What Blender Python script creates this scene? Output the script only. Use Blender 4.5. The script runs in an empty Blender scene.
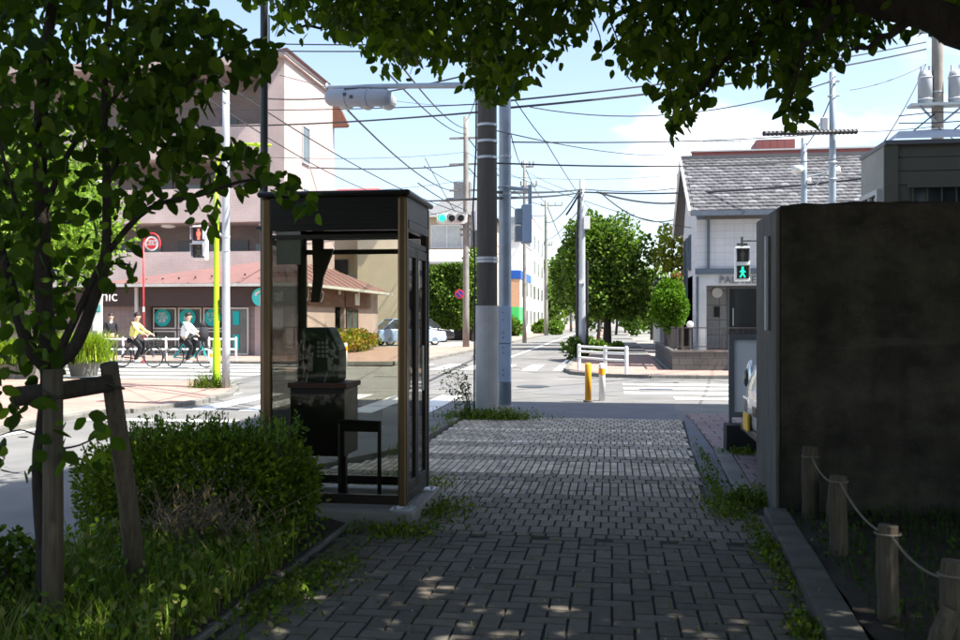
import bpy, bmesh, math, random
import numpy as np
from mathutils import Vector, Matrix
random.seed(7); RNG = np.random.default_rng(7)
scene = bpy.context.scene
C = scene.collection
YAW = math.radians(8.05); CAMZ = 1.5; FPX = 933.33
# ---------------------------------------------------------------- camera
cd = bpy.data.cameras.new('camera'); cam = bpy.data.objects.new('camera', cd); C.objects.link(cam)
cam.location = (0, 0, CAMZ); cam.rotation_euler = (math.radians(90), 0, YAW)
cd.lens = 35; cd.sensor_width = 36; cd.clip_start = .05; cd.clip_end = 2000
cd.dof.use_dof = True; cd.dof.focus_distance = 14; cd.dof.aperture_fstop = 5.6
scene.camera = cam
# ---------------------------------------------------------------- light
SUN_EL = math.radians(56); SUN_AZ = math.radians(102)      # azimuth from +Y towards +X
world = bpy.data.worlds.new('World'); scene.world = world; world.use_nodes = True
wn, wl = world.node_tree.nodes, world.node_tree.links
for n in list(wn): wn.remove(n)
wo = wn.new('ShaderNodeOutputWorld'); bg = wn.new('ShaderNodeBackground'); sky = wn.new('ShaderNodeTexSky')
sky.sky_type = 'NISHITA'; sky.sun_disc = False; sky.sun_elevation = SUN_EL; sky.sun_rotation = SUN_AZ
sky.air_density = 1.0; sky.dust_density = 1.6; sky.ozone_density = 1.5
bg.inputs['Strength'].default_value = .108
tc = wn.new('ShaderNodeTexCoord'); mp = wn.new('ShaderNodeMapping'); mp.inputs['Scale'].default_value = (1, 1, 2.6)
nz = wn.new('ShaderNodeTexNoise'); nz.inputs['Scale'].default_value = 3.0; nz.inputs['Detail'].default_value = 9; nz.inputs['Roughness'].default_value = .55
nz.noise_dimensions = '3D'
wl.new(tc.outputs['Generated'], mp.inputs['Vector']); wl.new(mp.outputs['Vector'], nz.inputs['Vector'])
def cdir(px, py):
    v = Vector((math.sin(-YAW), math.cos(YAW), 0)) + Vector((math.cos(YAW), math.sin(YAW), 0)) * ((px - 480) / FPX) + Vector((0, 0, 1)) * ((320 - py) / FPX)
    return v.normalized()
dp = wn.new('ShaderNodeVectorMath'); dp.operation = 'DOT_PRODUCT'; dp.inputs[1].default_value = cdir(900, 150)
nrm = wn.new('ShaderNodeVectorMath'); nrm.operation = 'NORMALIZE'; wl.new(tc.outputs['Generated'], nrm.inputs[0]); wl.new(nrm.outputs[0], dp.inputs[0])
mr = wn.new('ShaderNodeMapRange'); mr.inputs['From Min'].default_value = .955; mr.inputs['From Max'].default_value = .995; mr.inputs['To Min'].default_value = -.08; mr.inputs['To Max'].default_value = .14
wl.new(dp.outputs['Value'], mr.inputs['Value'])
ad = wn.new('ShaderNodeMath'); ad.operation = 'ADD'; wl.new(nz.outputs['Fac'], ad.inputs[0]); wl.new(mr.outputs[0], ad.inputs[1])
cr = wn.new('ShaderNodeMapRange'); cr.interpolation_type = 'SMOOTHSTEP'; cr.inputs['From Min'].default_value = .54; cr.inputs['From Max'].default_value = .70; cr.inputs['To Max'].default_value = .85
wl.new(ad.outputs[0], cr.inputs['Value'])
mx = wn.new('ShaderNodeMix'); mx.data_type = 'RGBA'; mx.inputs['B'].default_value = (7.5, 7.7, 8.1, 1)
wl.new(cr.outputs[0], mx.inputs['Factor']); hs_ = wn.new('ShaderNodeHueSaturation'); hs_.inputs['Saturation'].default_value = .9; hs_.inputs['Value'].default_value = 1.0; wl.new(sky.outputs[0], hs_.inputs['Color']); wl.new(hs_.outputs[0], mx.inputs['A']); wl.new(mx.outputs['Result'], bg.inputs['Color']); wl.new(bg.outputs[0], wo.inputs['Surface'])
sd = bpy.data.lights.new('sun', 'SUN'); sd.energy = 4.8; sd.angle = math.radians(.53); sd.color = (1, .95, .87)
sun = bpy.data.objects.new('sun', sd); C.objects.link(sun)
sv = Vector((math.sin(SUN_AZ) * math.cos(SUN_EL), math.cos(SUN_AZ) * math.cos(SUN_EL), math.sin(SUN_EL)))
sun.rotation_euler = sv.to_track_quat('Z', 'Y').to_euler(); sun.location = (20, 10, 30)
vs = scene.view_settings; scene.display_settings.display_device = 'sRGB'
vs.view_transform = 'Standard'; vs.look = 'None'; vs.exposure = 1.5; vs.gamma = 1; vs.use_curve_mapping = False
scene.cycles.max_bounces = 8; scene.cycles.transparent_max_bounces = 12
try: scene.cycles.use_denoising = True
except Exception: pass
# ---------------------------------------------------------------- helpers
def G(px, py, z=0.0):                       # ground point seen at a place in the photograph
    D = FPX * (CAMZ - z) / (py - 320); return W(px, D, z)
def W(px, D, z=None, py=None):
    u = (px - 480) / FPX * D
    if z is None: z = CAMZ + (320 - py) / FPX * D
    return Vector((-math.sin(YAW) * D + math.cos(YAW) * u, math.cos(YAW) * D + math.sin(YAW) * u, z))
def proj(P):
    P = np.atleast_2d(P); D = -math.sin(YAW) * P[:, 0] + math.cos(YAW) * P[:, 1]; u = math.cos(YAW) * P[:, 0] + math.sin(YAW) * P[:, 1]
    Dm = np.maximum(D, .05); return 480 + FPX * u / Dm, 320 - FPX * (P[:, 2] - CAMZ) / Dm, D
def tag(o, label=None, cat=None, group=None, kind=None):
    if label: o['label'] = label
    if cat: o['category'] = cat
    if group: o['group'] = group
    if kind: o['kind'] = kind
    return o
def empty(name, loc, label=None, cat=None, group=None, rz=0):
    o = bpy.data.objects.new(name, None); C.objects.link(o); o.location = loc; o.rotation_euler = (0, 0, rz); o.empty_display_size = .1
    return tag(o, label, cat, group)
def wloc(o):
    v = Vector((0, 0, 0))
    while o is not None: v += Vector(o.location); o = o.parent
    return v
class MB:
    def __init__(s): s.v = []; s.f = []; s.t = []; s.tone = (1, 1, 1)
    def add(s, vs, fs):
        b = len(s.v); s.v += [tuple(v) for v in vs]; s.t += [s.tone] * len(vs); s.f += [tuple(b + i for i in f) for f in fs]; return s
    def box(s, a, b, rz=0, piv=None):
        x0, y0, z0 = a; x1, y1, z1 = b
        vs = [Vector(p) for p in ((x0, y0, z0), (x1, y0, z0), (x1, y1, z0), (x0, y1, z0), (x0, y0, z1), (x1, y0, z1), (x1, y1, z1), (x0, y1, z1))]
        if rz:
            c = Vector(piv) if piv else Vector(((x0 + x1) / 2, (y0 + y1) / 2, 0)); R = Matrix.Rotation(rz, 3, 'Z'); vs = [R @ (v - c) + c for v in vs]
        return s.add(vs, [(0, 3, 2, 1), (4, 5, 6, 7), (0, 1, 5, 4), (1, 2, 6, 5), (2, 3, 7, 6), (3, 0, 4, 7)])
    def cb(s, c, d, **k): return s.box((c[0] - d[0] / 2, c[1] - d[1] / 2, c[2] - d[2] / 2), (c[0] + d[0] / 2, c[1] + d[1] / 2, c[2] + d[2] / 2), **k)
    def tube(s, pts, r, n=8, cap=True, r1=None, jit=0):
        pts = [Vector(p) for p in pts]; m = len(pts); vs = []; prev = None
        for i, p in enumerate(pts):
            d = (pts[min(i + 1, m - 1)] - pts[max(i - 1, 0)]).normalized()
            if prev is None: a = d.orthogonal().normalized()
            else:
                a = prev - d * prev.dot(d); a = a.normalized() if a.length > 1e-6 else d.orthogonal().normalized()
            prev = a; b = d.cross(a)
            rr = r[i] if isinstance(r, (list, tuple)) else (r if r1 is None else r + (r1 - r) * i / (m - 1))
            for k in range(n):
                t = 2 * math.pi * k / n; q = rr * (1 + (random.uniform(-jit, jit) if jit else 0)); vs.append(p + a * math.cos(t) * q + b * math.sin(t) * q)
        fs = [(i * n + k, i * n + (k + 1) % n, (i + 1) * n + (k + 1) % n, (i + 1) * n + k) for i in range(m - 1) for k in range(n)]
        if cap: fs += [tuple(range(n - 1, -1, -1)), tuple((m - 1) * n + k for k in range(n))]
        return s.add(vs, fs)
    def ring(s, c, ax, R, r, n=28, m=6):
        ax = Vector(ax).normalized(); a = ax.orthogonal().normalized(); b = ax.cross(a); c = Vector(c); vs = []
        for i in range(n):
            t = 2 * math.pi * i / n; d = a * math.cos(t) + b * math.sin(t)
            for k in range(m):
                u = 2 * math.pi * k / m; vs.append(c + d * (R + r * math.cos(u)) + ax * r * math.sin(u))
        return s.add(vs, [(i * m + k, i * m + (k + 1) % m, ((i + 1) % n) * m + (k + 1) % m, ((i + 1) % n) * m + k) for i in range(n) for k in range(m)])
    def prism(s, poly, z0, z1):
        n = len(poly); vs = [(p[0], p[1], z0) for p in poly] + [(p[0], p[1], z1) for p in poly]
        return s.add(vs, [tuple(range(n - 1, -1, -1)), tuple(range(n, 2 * n))] + [(i, (i + 1) % n, n + (i + 1) % n, n + i) for i in range(n)])
    def extr(s, poly, o, ux, uy, un):         # polygon in a plane (origin, two axes) extruded along un
        o, ux, uy, un = map(Vector, (o, ux, uy, un)); n = len(poly)
        vs = [o + ux * p[0] + uy * p[1] for p in poly] + [o + ux * p[0] + uy * p[1] + un for p in poly]
        return s.add(vs, [tuple(range(n - 1, -1, -1)), tuple(range(n, 2 * n))] + [(i, (i + 1) % n, n + (i + 1) % n, n + i) for i in range(n)])
    def quad(s, *p): return s.add(p, [tuple(range(len(p)))])
    def disc(s, c, ax, r, t, n=28, sx=1):     # thin cylinder, axis ax
        c = Vector(c); ax = Vector(ax).normalized(); return s.tube([c - ax * t / 2, c + ax * t / 2], r, n)
    def ball(s, c, r, n=12, m=8):
        vs = []; c = Vector(c); r = Vector(r) if isinstance(r, (tuple, list, Vector)) else Vector((r, r, r))
        for i in range(m + 1):
            a = math.pi * i / m
            for k in range(n):
                t = 2 * math.pi * k / n; vs.append((c.x + r.x * math.sin(a) * math.cos(t), c.y + r.y * math.sin(a) * math.sin(t), c.z + r.z * math.cos(a)))
        return s.add(vs, [(i * n + k, (i + 1) * n + k, (i + 1) * n + (k + 1) % n, i * n + (k + 1) % n) for i in range(m) for k in range(n)])
    def build(s, name, m, parent=None, smooth=False, bevel=0, tone=False):
        V = np.array(s.v, dtype=float)
        if parent is not None: off = np.array(wloc(parent))
        else:
            lo, hi = V.min(0), V.max(0); off = np.array([(lo[0] + hi[0]) / 2, (lo[1] + hi[1]) / 2, lo[2]])
        me = bpy.data.meshes.new(name); me.from_pydata((V - off).tolist(), [], s.f)
        if tone:
            at = me.attributes.new('tone', 'FLOAT_COLOR', 'POINT'); at.data.foreach_set('color', np.c_[np.array(s.t), np.ones(len(s.t))].ravel())
        if smooth: me.polygons.foreach_set('use_smooth', [True] * len(me.polygons))
        me.materials.append(m); me.update(); o = bpy.data.objects.new(name, me); C.objects.link(o)
        if parent is not None: o.parent = parent
        else: o.location = off
        if smooth == 'auto' or (smooth and smooth is not True): pass
        if bevel:
            bm = o.modifiers.new('bevel', 'BEVEL'); bm.width = bevel; bm.segments = 2; bm.limit_method = 'ANGLE'; bm.angle_limit = math.radians(40)
        return o
def copy_tree(o, parent=None):
    c = o.copy(); C.objects.link(c); c.parent = parent
    for ch in list(o.children): copy_tree(ch, c)
    return c
def text(s, o, ux, uy, size, m, parent, name='lettering', depth=.01, align='CENTER'):
    cu = bpy.data.curves.new(name, 'FONT'); cu.body = s; cu.size = size; cu.extrude = depth; cu.align_x = align; cu.align_y = 'CENTER'; cu.space_line = .85
    ob = bpy.data.objects.new(name, cu)
    ux, uy = Vector(ux).normalized(), Vector(uy).normalized(); n = ux.cross(uy)
    M = Matrix((ux, uy, n)).transposed().to_4x4(); M.translation = Vector(o) - (wloc(parent) if parent else Vector((0, 0, 0)))
    me = bpy.data.meshes.new_from_object(ob); bpy.data.objects.remove(ob); me.name = name; me.materials.clear(); me.materials.append(m); ob = bpy.data.objects.new(name, me); C.objects.link(ob)
    if parent: ob.parent = parent
    ob.matrix_local = M
    return ob
# ---------------------------------------------------------------- materials
def mat(name, col, rough=.7, var=.12, scale=6, bump=0, tone=False, metal=0, spec=.4, detail=5, dirt=0, bscale=None, streak=None, coat=0):
    m = bpy.data.materials.new(name); m.use_nodes = True; N, L = m.node_tree.nodes, m.node_tree.links; b = N['Principled BSDF']
    b.inputs['Roughness'].default_value = rough; b.inputs['Metallic'].default_value = metal; b.inputs['Specular IOR Level'].default_value = spec
    b.inputs['Coat Weight'].default_value = coat
    tc = N.new('ShaderNodeTexCoord'); vec = tc.outputs['Object']
    if streak:
        mpn = N.new('ShaderNodeMapping'); mpn.inputs['Scale'].default_value = streak; L.new(vec, mpn.inputs['Vector']); vec = mpn.outputs['Vector']
    n = N.new('ShaderNodeTexNoise'); n.inputs['Scale'].default_value = scale; n.inputs['Detail'].default_value = detail; L.new(vec, n.inputs['Vector'])
    r = N.new('ShaderNodeMapRange'); r.inputs['From Min'].default_value = .25; r.inputs['From Max'].default_value = .75; r.inputs['To Min'].default_value = 1 - var; r.inputs['To Max'].default_value = 1 + var; L.new(n.outputs['Fac'], r.inputs['Value'])
    mul = N.new('ShaderNodeMix'); mul.data_type = 'RGBA'; mul.blend_type = 'MULTIPLY'; mul.inputs['Factor'].default_value = 1; mul.inputs['A'].default_value = (*col, 1); L.new(r.outputs[0], mul.inputs['B'])
    out = mul.outputs['Result']
    if tone:
        a = N.new('ShaderNodeAttribute'); a.attribute_name = 'tone'; m2 = N.new('ShaderNodeMix'); m2.data_type = 'RGBA'; m2.blend_type = 'MULTIPLY'; m2.inputs['Factor'].default_value = 1
        L.new(out, m2.inputs['A']); L.new(a.outputs['Color'], m2.inputs['B']); out = m2.outputs['Result']
    if dirt:
        n3 = N.new('ShaderNodeTexNoise'); n3.inputs['Scale'].default_value = scale * .23; n3.inputs['Detail'].default_value = 8; n3.inputs['Roughness'].default_value = .7; L.new(tc.outputs['Object'], n3.inputs['Vector'])
        r3 = N.new('ShaderNodeMapRange'); r3.inputs['From Min'].default_value = .42; r3.inputs['From Max'].default_value = .68; r3.inputs['To Min'].default_value = 0; r3.inputs['To Max'].default_value = dirt; L.new(n3.outputs['Fac'], r3.inputs['Value'])
        m3 = N.new('ShaderNodeMix'); m3.data_type = 'RGBA'; m3.inputs['B'].default_value = (col[0] * .3, col[1] * .3, col[2] * .27, 1); L.new(r3.outputs[0], m3.inputs['Factor']); L.new(out, m3.inputs['A']); out = m3.outputs['Result']
    L.new(out, b.inputs['Base Color'])
    if bump:
        n2 = N.new('ShaderNodeTexNoise'); n2.inputs['Scale'].default_value = bscale or scale * 8; n2.inputs['Detail'].default_value = 6; L.new(tc.outputs['Object'] if not streak else vec, n2.inputs['Vector'])
        bp = N.new('ShaderNodeBump'); bp.inputs['Strength'].default_value = bump; bp.inputs['Distance'].default_value = .02; L.new(n2.outputs['Fac'], bp.inputs['Height']); L.new(bp.outputs[0], b.inputs['Normal'])
    return m
def tilemat(name, c1, c2, mortar, bw, bh, ms=.006, rough=.6, plane='wall', off=.5, var=.15, spec=.3):
    m = bpy.data.materials.new(name); m.use_nodes = True; N, L = m.node_tree.nodes, m.node_tree.links; b = N['Principled BSDF']; b.inputs['Roughness'].default_value = rough; b.inputs['Specular IOR Level'].default_value = spec
    g = N.new('ShaderNodeNewGeometry'); s = N.new('ShaderNodeSeparateXYZ'); L.new(g.outputs['Position'], s.inputs[0]); c = N.new('ShaderNodeCombineXYZ')
    if plane == 'wall':
        a = N.new('ShaderNodeMath'); a.operation = 'ADD'; L.new(s.outputs['X'], a.inputs[0]); L.new(s.outputs['Y'], a.inputs[1]); L.new(a.outputs[0], c.inputs['X']); L.new(s.outputs['Z'], c.inputs['Y'])
    else: L.new(s.outputs['X'], c.inputs['X']); L.new(s.outputs['Y'], c.inputs['Y'])
    t = N.new('ShaderNodeTexBrick'); t.inputs['Color1'].default_value = (*c1, 1); t.inputs['Color2'].default_value = (*c2, 1); t.inputs['Mortar'].default_value = (*mortar, 1)
    t.inputs['Scale'].default_value = 1; t.inputs['Brick Width'].default_value = bw; t.inputs['Row Height'].default_value = bh; t.inputs['Mortar Size'].default_value = ms; t.offset = off; L.new(c.outputs[0], t.inputs['Vector'])
    n = N.new('ShaderNodeTexNoise'); n.inputs['Scale'].default_value = .9; n.inputs['Detail'].default_value = 8; L.new(g.outputs['Position'], n.inputs['Vector'])
    r = N.new('ShaderNodeMapRange'); r.inputs['From Min'].default_value = .3; r.inputs['From Max'].default_value = .7; r.inputs['To Min'].default_value = 1 - var; r.inputs['To Max'].default_value = 1 + var * .6; L.new(n.outputs['Fac'], r.inputs['Value'])
    mul = N.new('ShaderNodeMix'); mul.data_type = 'RGBA'; mul.blend_type = 'MULTIPLY'; mul.inputs['Factor'].default_value = 1; L.new(t.outputs['Color'], mul.inputs['A']); L.new(r.outputs[0], mul.inputs['B']); L.new(mul.outputs['Result'], b.inputs['Base Color'])
    bp = N.new('ShaderNodeBump'); bp.inputs['Strength'].default_value = .5; bp.inputs['Distance'].default_value = .004; bp.invert = True; L.new(t.outputs['Fac'], bp.inputs['Height']); L.new(bp.outputs[0], b.inputs['Normal'])
    return m
def leafmat(name, col, trans=.35, rough=.5):
    m = bpy.data.materials.new(name); m.use_nodes = True; N, L = m.node_tree.nodes, m.node_tree.links; b = N['Principled BSDF']; o = N['Material Output']
    a = N.new('ShaderNodeAttribute'); a.attribute_name = 'tone'; k = N.new('ShaderNodeMix'); k.data_type = 'RGBA'; k.blend_type = 'MULTIPLY'; k.inputs['Factor'].default_value = 1; k.inputs['A'].default_value = (*col, 1); L.new(a.outputs['Color'], k.inputs['B'])
    L.new(k.outputs['Result'], b.inputs['Base Color']); b.inputs['Roughness'].default_value = rough; b.inputs['Specular IOR Level'].default_value = .12
    t = N.new('ShaderNodeBsdfTranslucent'); k2 = N.new('ShaderNodeMix'); k2.data_type = 'RGBA'; k2.blend_type = 'MULTIPLY'; k2.inputs['Factor'].default_value = 1; k2.inputs['B'].default_value = (1.5, 1.7, .55, 1); L.new(k.outputs['Result'], k2.inputs['A']); L.new(k2.outputs['Result'], t.inputs['Color'])
    s = N.new('ShaderNodeMixShader'); s.inputs[0].default_value = trans; L.new(b.outputs[0], s.inputs[1]); L.new(t.outputs[0], s.inputs[2]); L.new(s.outputs[0], o.inputs['Surface']); return m
def glassmat(name, tint=(.88, .88, .84), fac=.9, rough=0.0):
    m = bpy.data.materials.new(name); m.use_nodes = True; N, L = m.node_tree.nodes, m.node_tree.links; o = N['Material Output']
    t = N.new('ShaderNodeBsdfTransparent'); t.inputs[0].default_value = (*tint, 1); g = N.new('ShaderNodeBsdfGlossy'); g.inputs['Roughness'].default_value = rough
    f = N.new('ShaderNodeFresnel'); f.inputs[0].default_value = 1.35; ad = N.new('ShaderNodeMath'); ad.operation = 'MULTIPLY'; ad.inputs[1].default_value = fac; L.new(f.outputs[0], ad.inputs[0])
    n = N.new('ShaderNodeTexNoise'); n.inputs['Scale'].default_value = 3; n.inputs['Detail'].default_value = 8
    s = N.new('ShaderNodeMixShader'); L.new(ad.outputs[0], s.inputs[0]); L.new(t.outputs[0], s.inputs[1]); L.new(g.outputs[0], s.inputs[2]); L.new(s.outputs[0], o.inputs['Surface']); return m
def emit(name, col, st=1):
    m = bpy.data.materials.new(name); m.use_nodes = True; b = m.node_tree.nodes['Principled BSDF']; b.inputs['Base Color'].default_value = (*col, 1); b.inputs['Emission Color'].default_value = (*col, 1); b.inputs['Emission Strength'].default_value = st; return m
M = dict(
 asphalt=mat('asphalt', (.172, .17, .164), .9, .22, 1.2, .5, dirt=.25, bscale=90), asphalt_shade_gutter=mat('asphalt_shade_gutter', (.13, .135, .15), .9, .15, 2, .5, bscale=90),
 paint=mat('road_paint', (.72, .72, .70), .7, .12, 9, .2, dirt=.25), paver=mat('paver', (1, 1, 1), .85, .16, 22, .35, tone=True, bscale=120), joint=mat('joint', (.035, .034, .03), .95, .3, 20),
 pinkpave=tilemat('pink_paving', (.40, .265, .22), (.32, .205, .17), (.22, .17, .15), .21, .105, .008, .85, 'floor'), redpave=tilemat('red_paving', (.27, .19, .18), (.21, .16, .155), (.06, .055, .05), .3, .3, .01, .85, 'floor'),
 kerbd=mat('dark_kerb', (.105, .10, .085), .9, .3, 6, .5, dirt=.8), kerb=mat('kerb_concrete', (.19, .185, .17), .9, .2, 5, .5, dirt=.6), soil=mat('soil', (.035, .028, .02), .95, .4, 6, .9), conc=mat('concrete', (.30, .29, .27), .9, .2, 2.5, .4, dirt=.5),
 wallc=mat('stained_concrete', (.036, .032, .023), .95, .5, 1.8, .5, dirt=.75, streak=(3, 3, 1.2)), wallend=mat('lit_end_concrete', (.13, .126, .112), .9, .25, 3, .4, dirt=.6, streak=(5, 5, .5)),
 polec=mat('pole_concrete', (.075, .07, .062), .9, .2, 3, .3, streak=(4, 4, .5)), polel=mat('pole_sheet', (.36, .36, .35), .7, .12, 5, .1), polef=mat('far_pole', (.24, .225, .205), .9, .2, 3),
 steel=mat('galvanised_steel', (.30, .36, .42), .45, .12, 5, metal=.25, dirt=.25), steelp=mat('pale_steel', (.45, .48, .51), .4, .08, 6, metal=.2), darksteel=mat('dark_steel', (.05, .055, .055), .45, .2, 8, metal=.3),
 bluebox=mat('blue_grey_enamel', (.36, .46, .60), .45, .08, 4), bronze=mat('bronze_frame', (.16, .105, .055), .35, .15, 3, metal=.55), bronzed=mat('dark_bronze', (.035, .03, .024), .4, .15, 3, metal=.4),
 black=mat('black_enamel', (.012, .011, .010), .35, .2, 5), rubber=mat('rubber', (.015, .015, .015), .8), whitep=mat('white_board', (.88, .88, .86), .6, .03, 3), white=mat('white_enamel', (.80, .80, .79), .5, .06, 4, dirt=.12), orange=mat('orange_plastic', (.85, .38, .02), .45, .06, 4), lime=mat('lime_enamel', (.45, .78, .02), .4, .05, 4),
 red=mat('red_enamel', (.62, .035, .04), .4, .06, 4), teal=mat('teal_film', (.0, .40, .40), .5, .05, 4), tealb=mat('bright_teal', (.06, .62, .60), .5, .05, 4), green=emit('green_lamp', (.01, .55, .27), 1.1), redlamp=emit('red_lamp', (.9, .12, .08), .9), dull=mat('unlit_lamp', (.04, .035, .03), .4), lamp_off=mat('unlit_green', (.12, .12, .09), .4),
 pink=tilemat('pink_tile', (.58, .47, .44), (.54, .44, .41), (.36, .29, .28), .235, .07, .006), pinkw=tilemat('pale_tile', (.46, .37, .345), (.43, .345, .32), (.42, .34, .33), .235, .235, .006, off=0), greytile=tilemat('grey_brown_tile', (.23, .19, .18), (.20, .165, .16), (.12, .10, .10), .235, .235, .006, off=0),
 recess=tilemat('shaded_tile', (.30, .24, .225), (.27, .215, .20), (.2, .16, .15), .235, .07, .006), pinkroof=mat('pink_metal_roof', (.22, .125, .118), .45, .1, 1.5, dirt=.2), brownf=mat('brown_fascia', (.055, .035, .032), .5, .12, 3), brownp=mat('brown_panel', (.16, .07, .045), .6, .15, 3),
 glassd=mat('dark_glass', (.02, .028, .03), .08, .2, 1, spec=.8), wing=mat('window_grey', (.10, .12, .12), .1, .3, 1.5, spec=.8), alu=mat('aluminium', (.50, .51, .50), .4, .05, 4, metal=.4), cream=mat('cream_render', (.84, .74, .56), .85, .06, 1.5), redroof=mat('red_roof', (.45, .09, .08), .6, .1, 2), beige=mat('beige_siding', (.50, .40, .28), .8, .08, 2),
 siding=tilemat('white_siding', (.60, .62, .65), (.57, .59, .62), (.42, .43, .45), .30, .23, .006, off=0, var=.05), sidelit=mat('lit_side_panel', (.34, .35, .30), .7, .1, 2, dirt=.3), sigw=mat('signal_back', (.27, .31, .37), .5, .06, 3, dirt=.15), sidingp=mat('pale_render', (.54, .55, .57), .7, .06, 2, dirt=.12), rooftile=mat('roof_tile', (1, 1, 1), .5, .15, 4, tone=True), trim=mat('slate_trim', (.10, .13, .17), .5), blockw=tilemat('block_wall', (.13, .13, .125), (.10, .10, .098), (.06, .06, .06), .4, .2, .01, .9), fence=mat('dark_fence', (.06, .055, .055), .5),
 redb=mat('red_brown_cladding', (.23, .075, .07), .6, .1, 1.5), slate=mat('grey_metal', (.16, .165, .17), .6, .1, 2), whitew=mat('white_render', (.78, .77, .74), .8, .06, 1, dirt=.12), greyw=tilemat('grey_wall_tile', (.34, .35, .35), (.31, .32, .32), (.2, .2, .2), .5, .5, .02, off=0), greenh=mat('green_sheet', (.08, .62, .16), .6), blueh=mat('blue_band', (.02, .10, .42), .5), orangeh=mat('salmon_shutter', (.62, .36, .22), .7),
 beigeb=mat('shaded_beige_siding', (.15, .145, .105), .7, .08, 2, dirt=.3), lightb=mat('light_grey_panel', (.52, .53, .50), .6, .1, 3, dirt=.3), sheet=mat('corrugated_sheet', (.42, .43, .46), .5, .1, 3),
 wood=mat('weathered_wood', (.105, .085, .058), .85, .4, 6, .6, streak=(9, 9, .7)), woodd=mat('dark_wood', (.05, .042, .032), .9, .4, 6, .6, streak=(9, 9, .7)), bark=mat('bark', (.045, .036, .028), .95, .4, 7, 1, streak=(4, 4, 1)), rope=mat('rope', (.17, .15, .115), .9), wire=mat('wire', (.03, .03, .035), .6),
 leaf=leafmat('leaf', (1, 1, 1), .52), leafs=leafmat('leaf_small', (1, 1, 1), .28), glass=glassmat('booth_glass'), glassc=mat('car_glass', (.03, .04, .045), .05, spec=.9), phone=mat('phone_green', (.03, .05, .022), .55), shelf=mat('red_brown_shelf', (.10, .035, .025), .5), plate=mat('grey_plate', (.33, .35, .36), .5),
 carw=mat('pale_blue_paint', (.36, .50, .76), .25, .03, 2, coat=.7), carb=mat('black_paint', (.02, .021, .025), .2, .03, 2, coat=.8), cars=mat('silver_paint', (.62, .64, .66), .25, .03, 2, metal=.2, coat=.6), yellow=mat('yellow_plate', (.80, .48, .03), .5), chrome=mat('lamp_glass', (.75, .76, .78), .15, metal=.6), 
 skin=mat('skin', (.55, .36, .27), .6), hair=mat('hair', (.02, .016, .013), .6), jyel=mat('yellow_jacket', (.78, .70, .22), .8), jwhite=mat('white_shirt', (.80, .80, .84), .8), cdark=mat('dark_cloth', (.02, .02, .025), .85), gravel=mat('gravel', (.28, .265, .245), .95, .2, 3, .4), hill=mat('far_ground', (.20, .20, .18), .9, .2, .05),
 insul=mat('porcelain', (.62, .64, .68), .35), tin=mat('transformer_paint', (.36, .39, .43), .5, .08, 3, dirt=.2), darkpost=mat('charred_black', (.02, .02, .021), .7, .3, 5), navy=mat('navy', (.02, .05, .3), .5),
)
# mossy shuttered concrete: dark film, paler rubbed patches, form-board lines, vertical runs
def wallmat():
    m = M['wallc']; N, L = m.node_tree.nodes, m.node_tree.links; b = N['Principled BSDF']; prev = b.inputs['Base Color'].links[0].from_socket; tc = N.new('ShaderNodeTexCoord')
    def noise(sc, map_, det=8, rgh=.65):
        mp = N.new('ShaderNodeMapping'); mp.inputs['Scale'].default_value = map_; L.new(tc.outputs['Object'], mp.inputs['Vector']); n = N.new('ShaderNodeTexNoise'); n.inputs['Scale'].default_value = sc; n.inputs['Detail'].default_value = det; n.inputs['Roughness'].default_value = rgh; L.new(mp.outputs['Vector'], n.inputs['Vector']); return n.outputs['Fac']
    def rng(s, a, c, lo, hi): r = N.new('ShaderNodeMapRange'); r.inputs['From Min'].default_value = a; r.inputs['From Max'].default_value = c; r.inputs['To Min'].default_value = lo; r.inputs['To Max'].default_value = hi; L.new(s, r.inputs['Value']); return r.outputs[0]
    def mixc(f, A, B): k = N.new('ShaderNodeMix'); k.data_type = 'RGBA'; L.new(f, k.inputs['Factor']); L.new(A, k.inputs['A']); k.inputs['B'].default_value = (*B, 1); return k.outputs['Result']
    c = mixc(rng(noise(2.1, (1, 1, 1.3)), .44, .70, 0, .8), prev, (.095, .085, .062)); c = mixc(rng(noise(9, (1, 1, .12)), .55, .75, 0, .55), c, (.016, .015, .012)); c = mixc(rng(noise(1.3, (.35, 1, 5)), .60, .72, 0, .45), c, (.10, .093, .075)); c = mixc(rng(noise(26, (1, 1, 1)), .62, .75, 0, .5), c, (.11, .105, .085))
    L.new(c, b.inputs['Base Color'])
wallmat()
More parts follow.
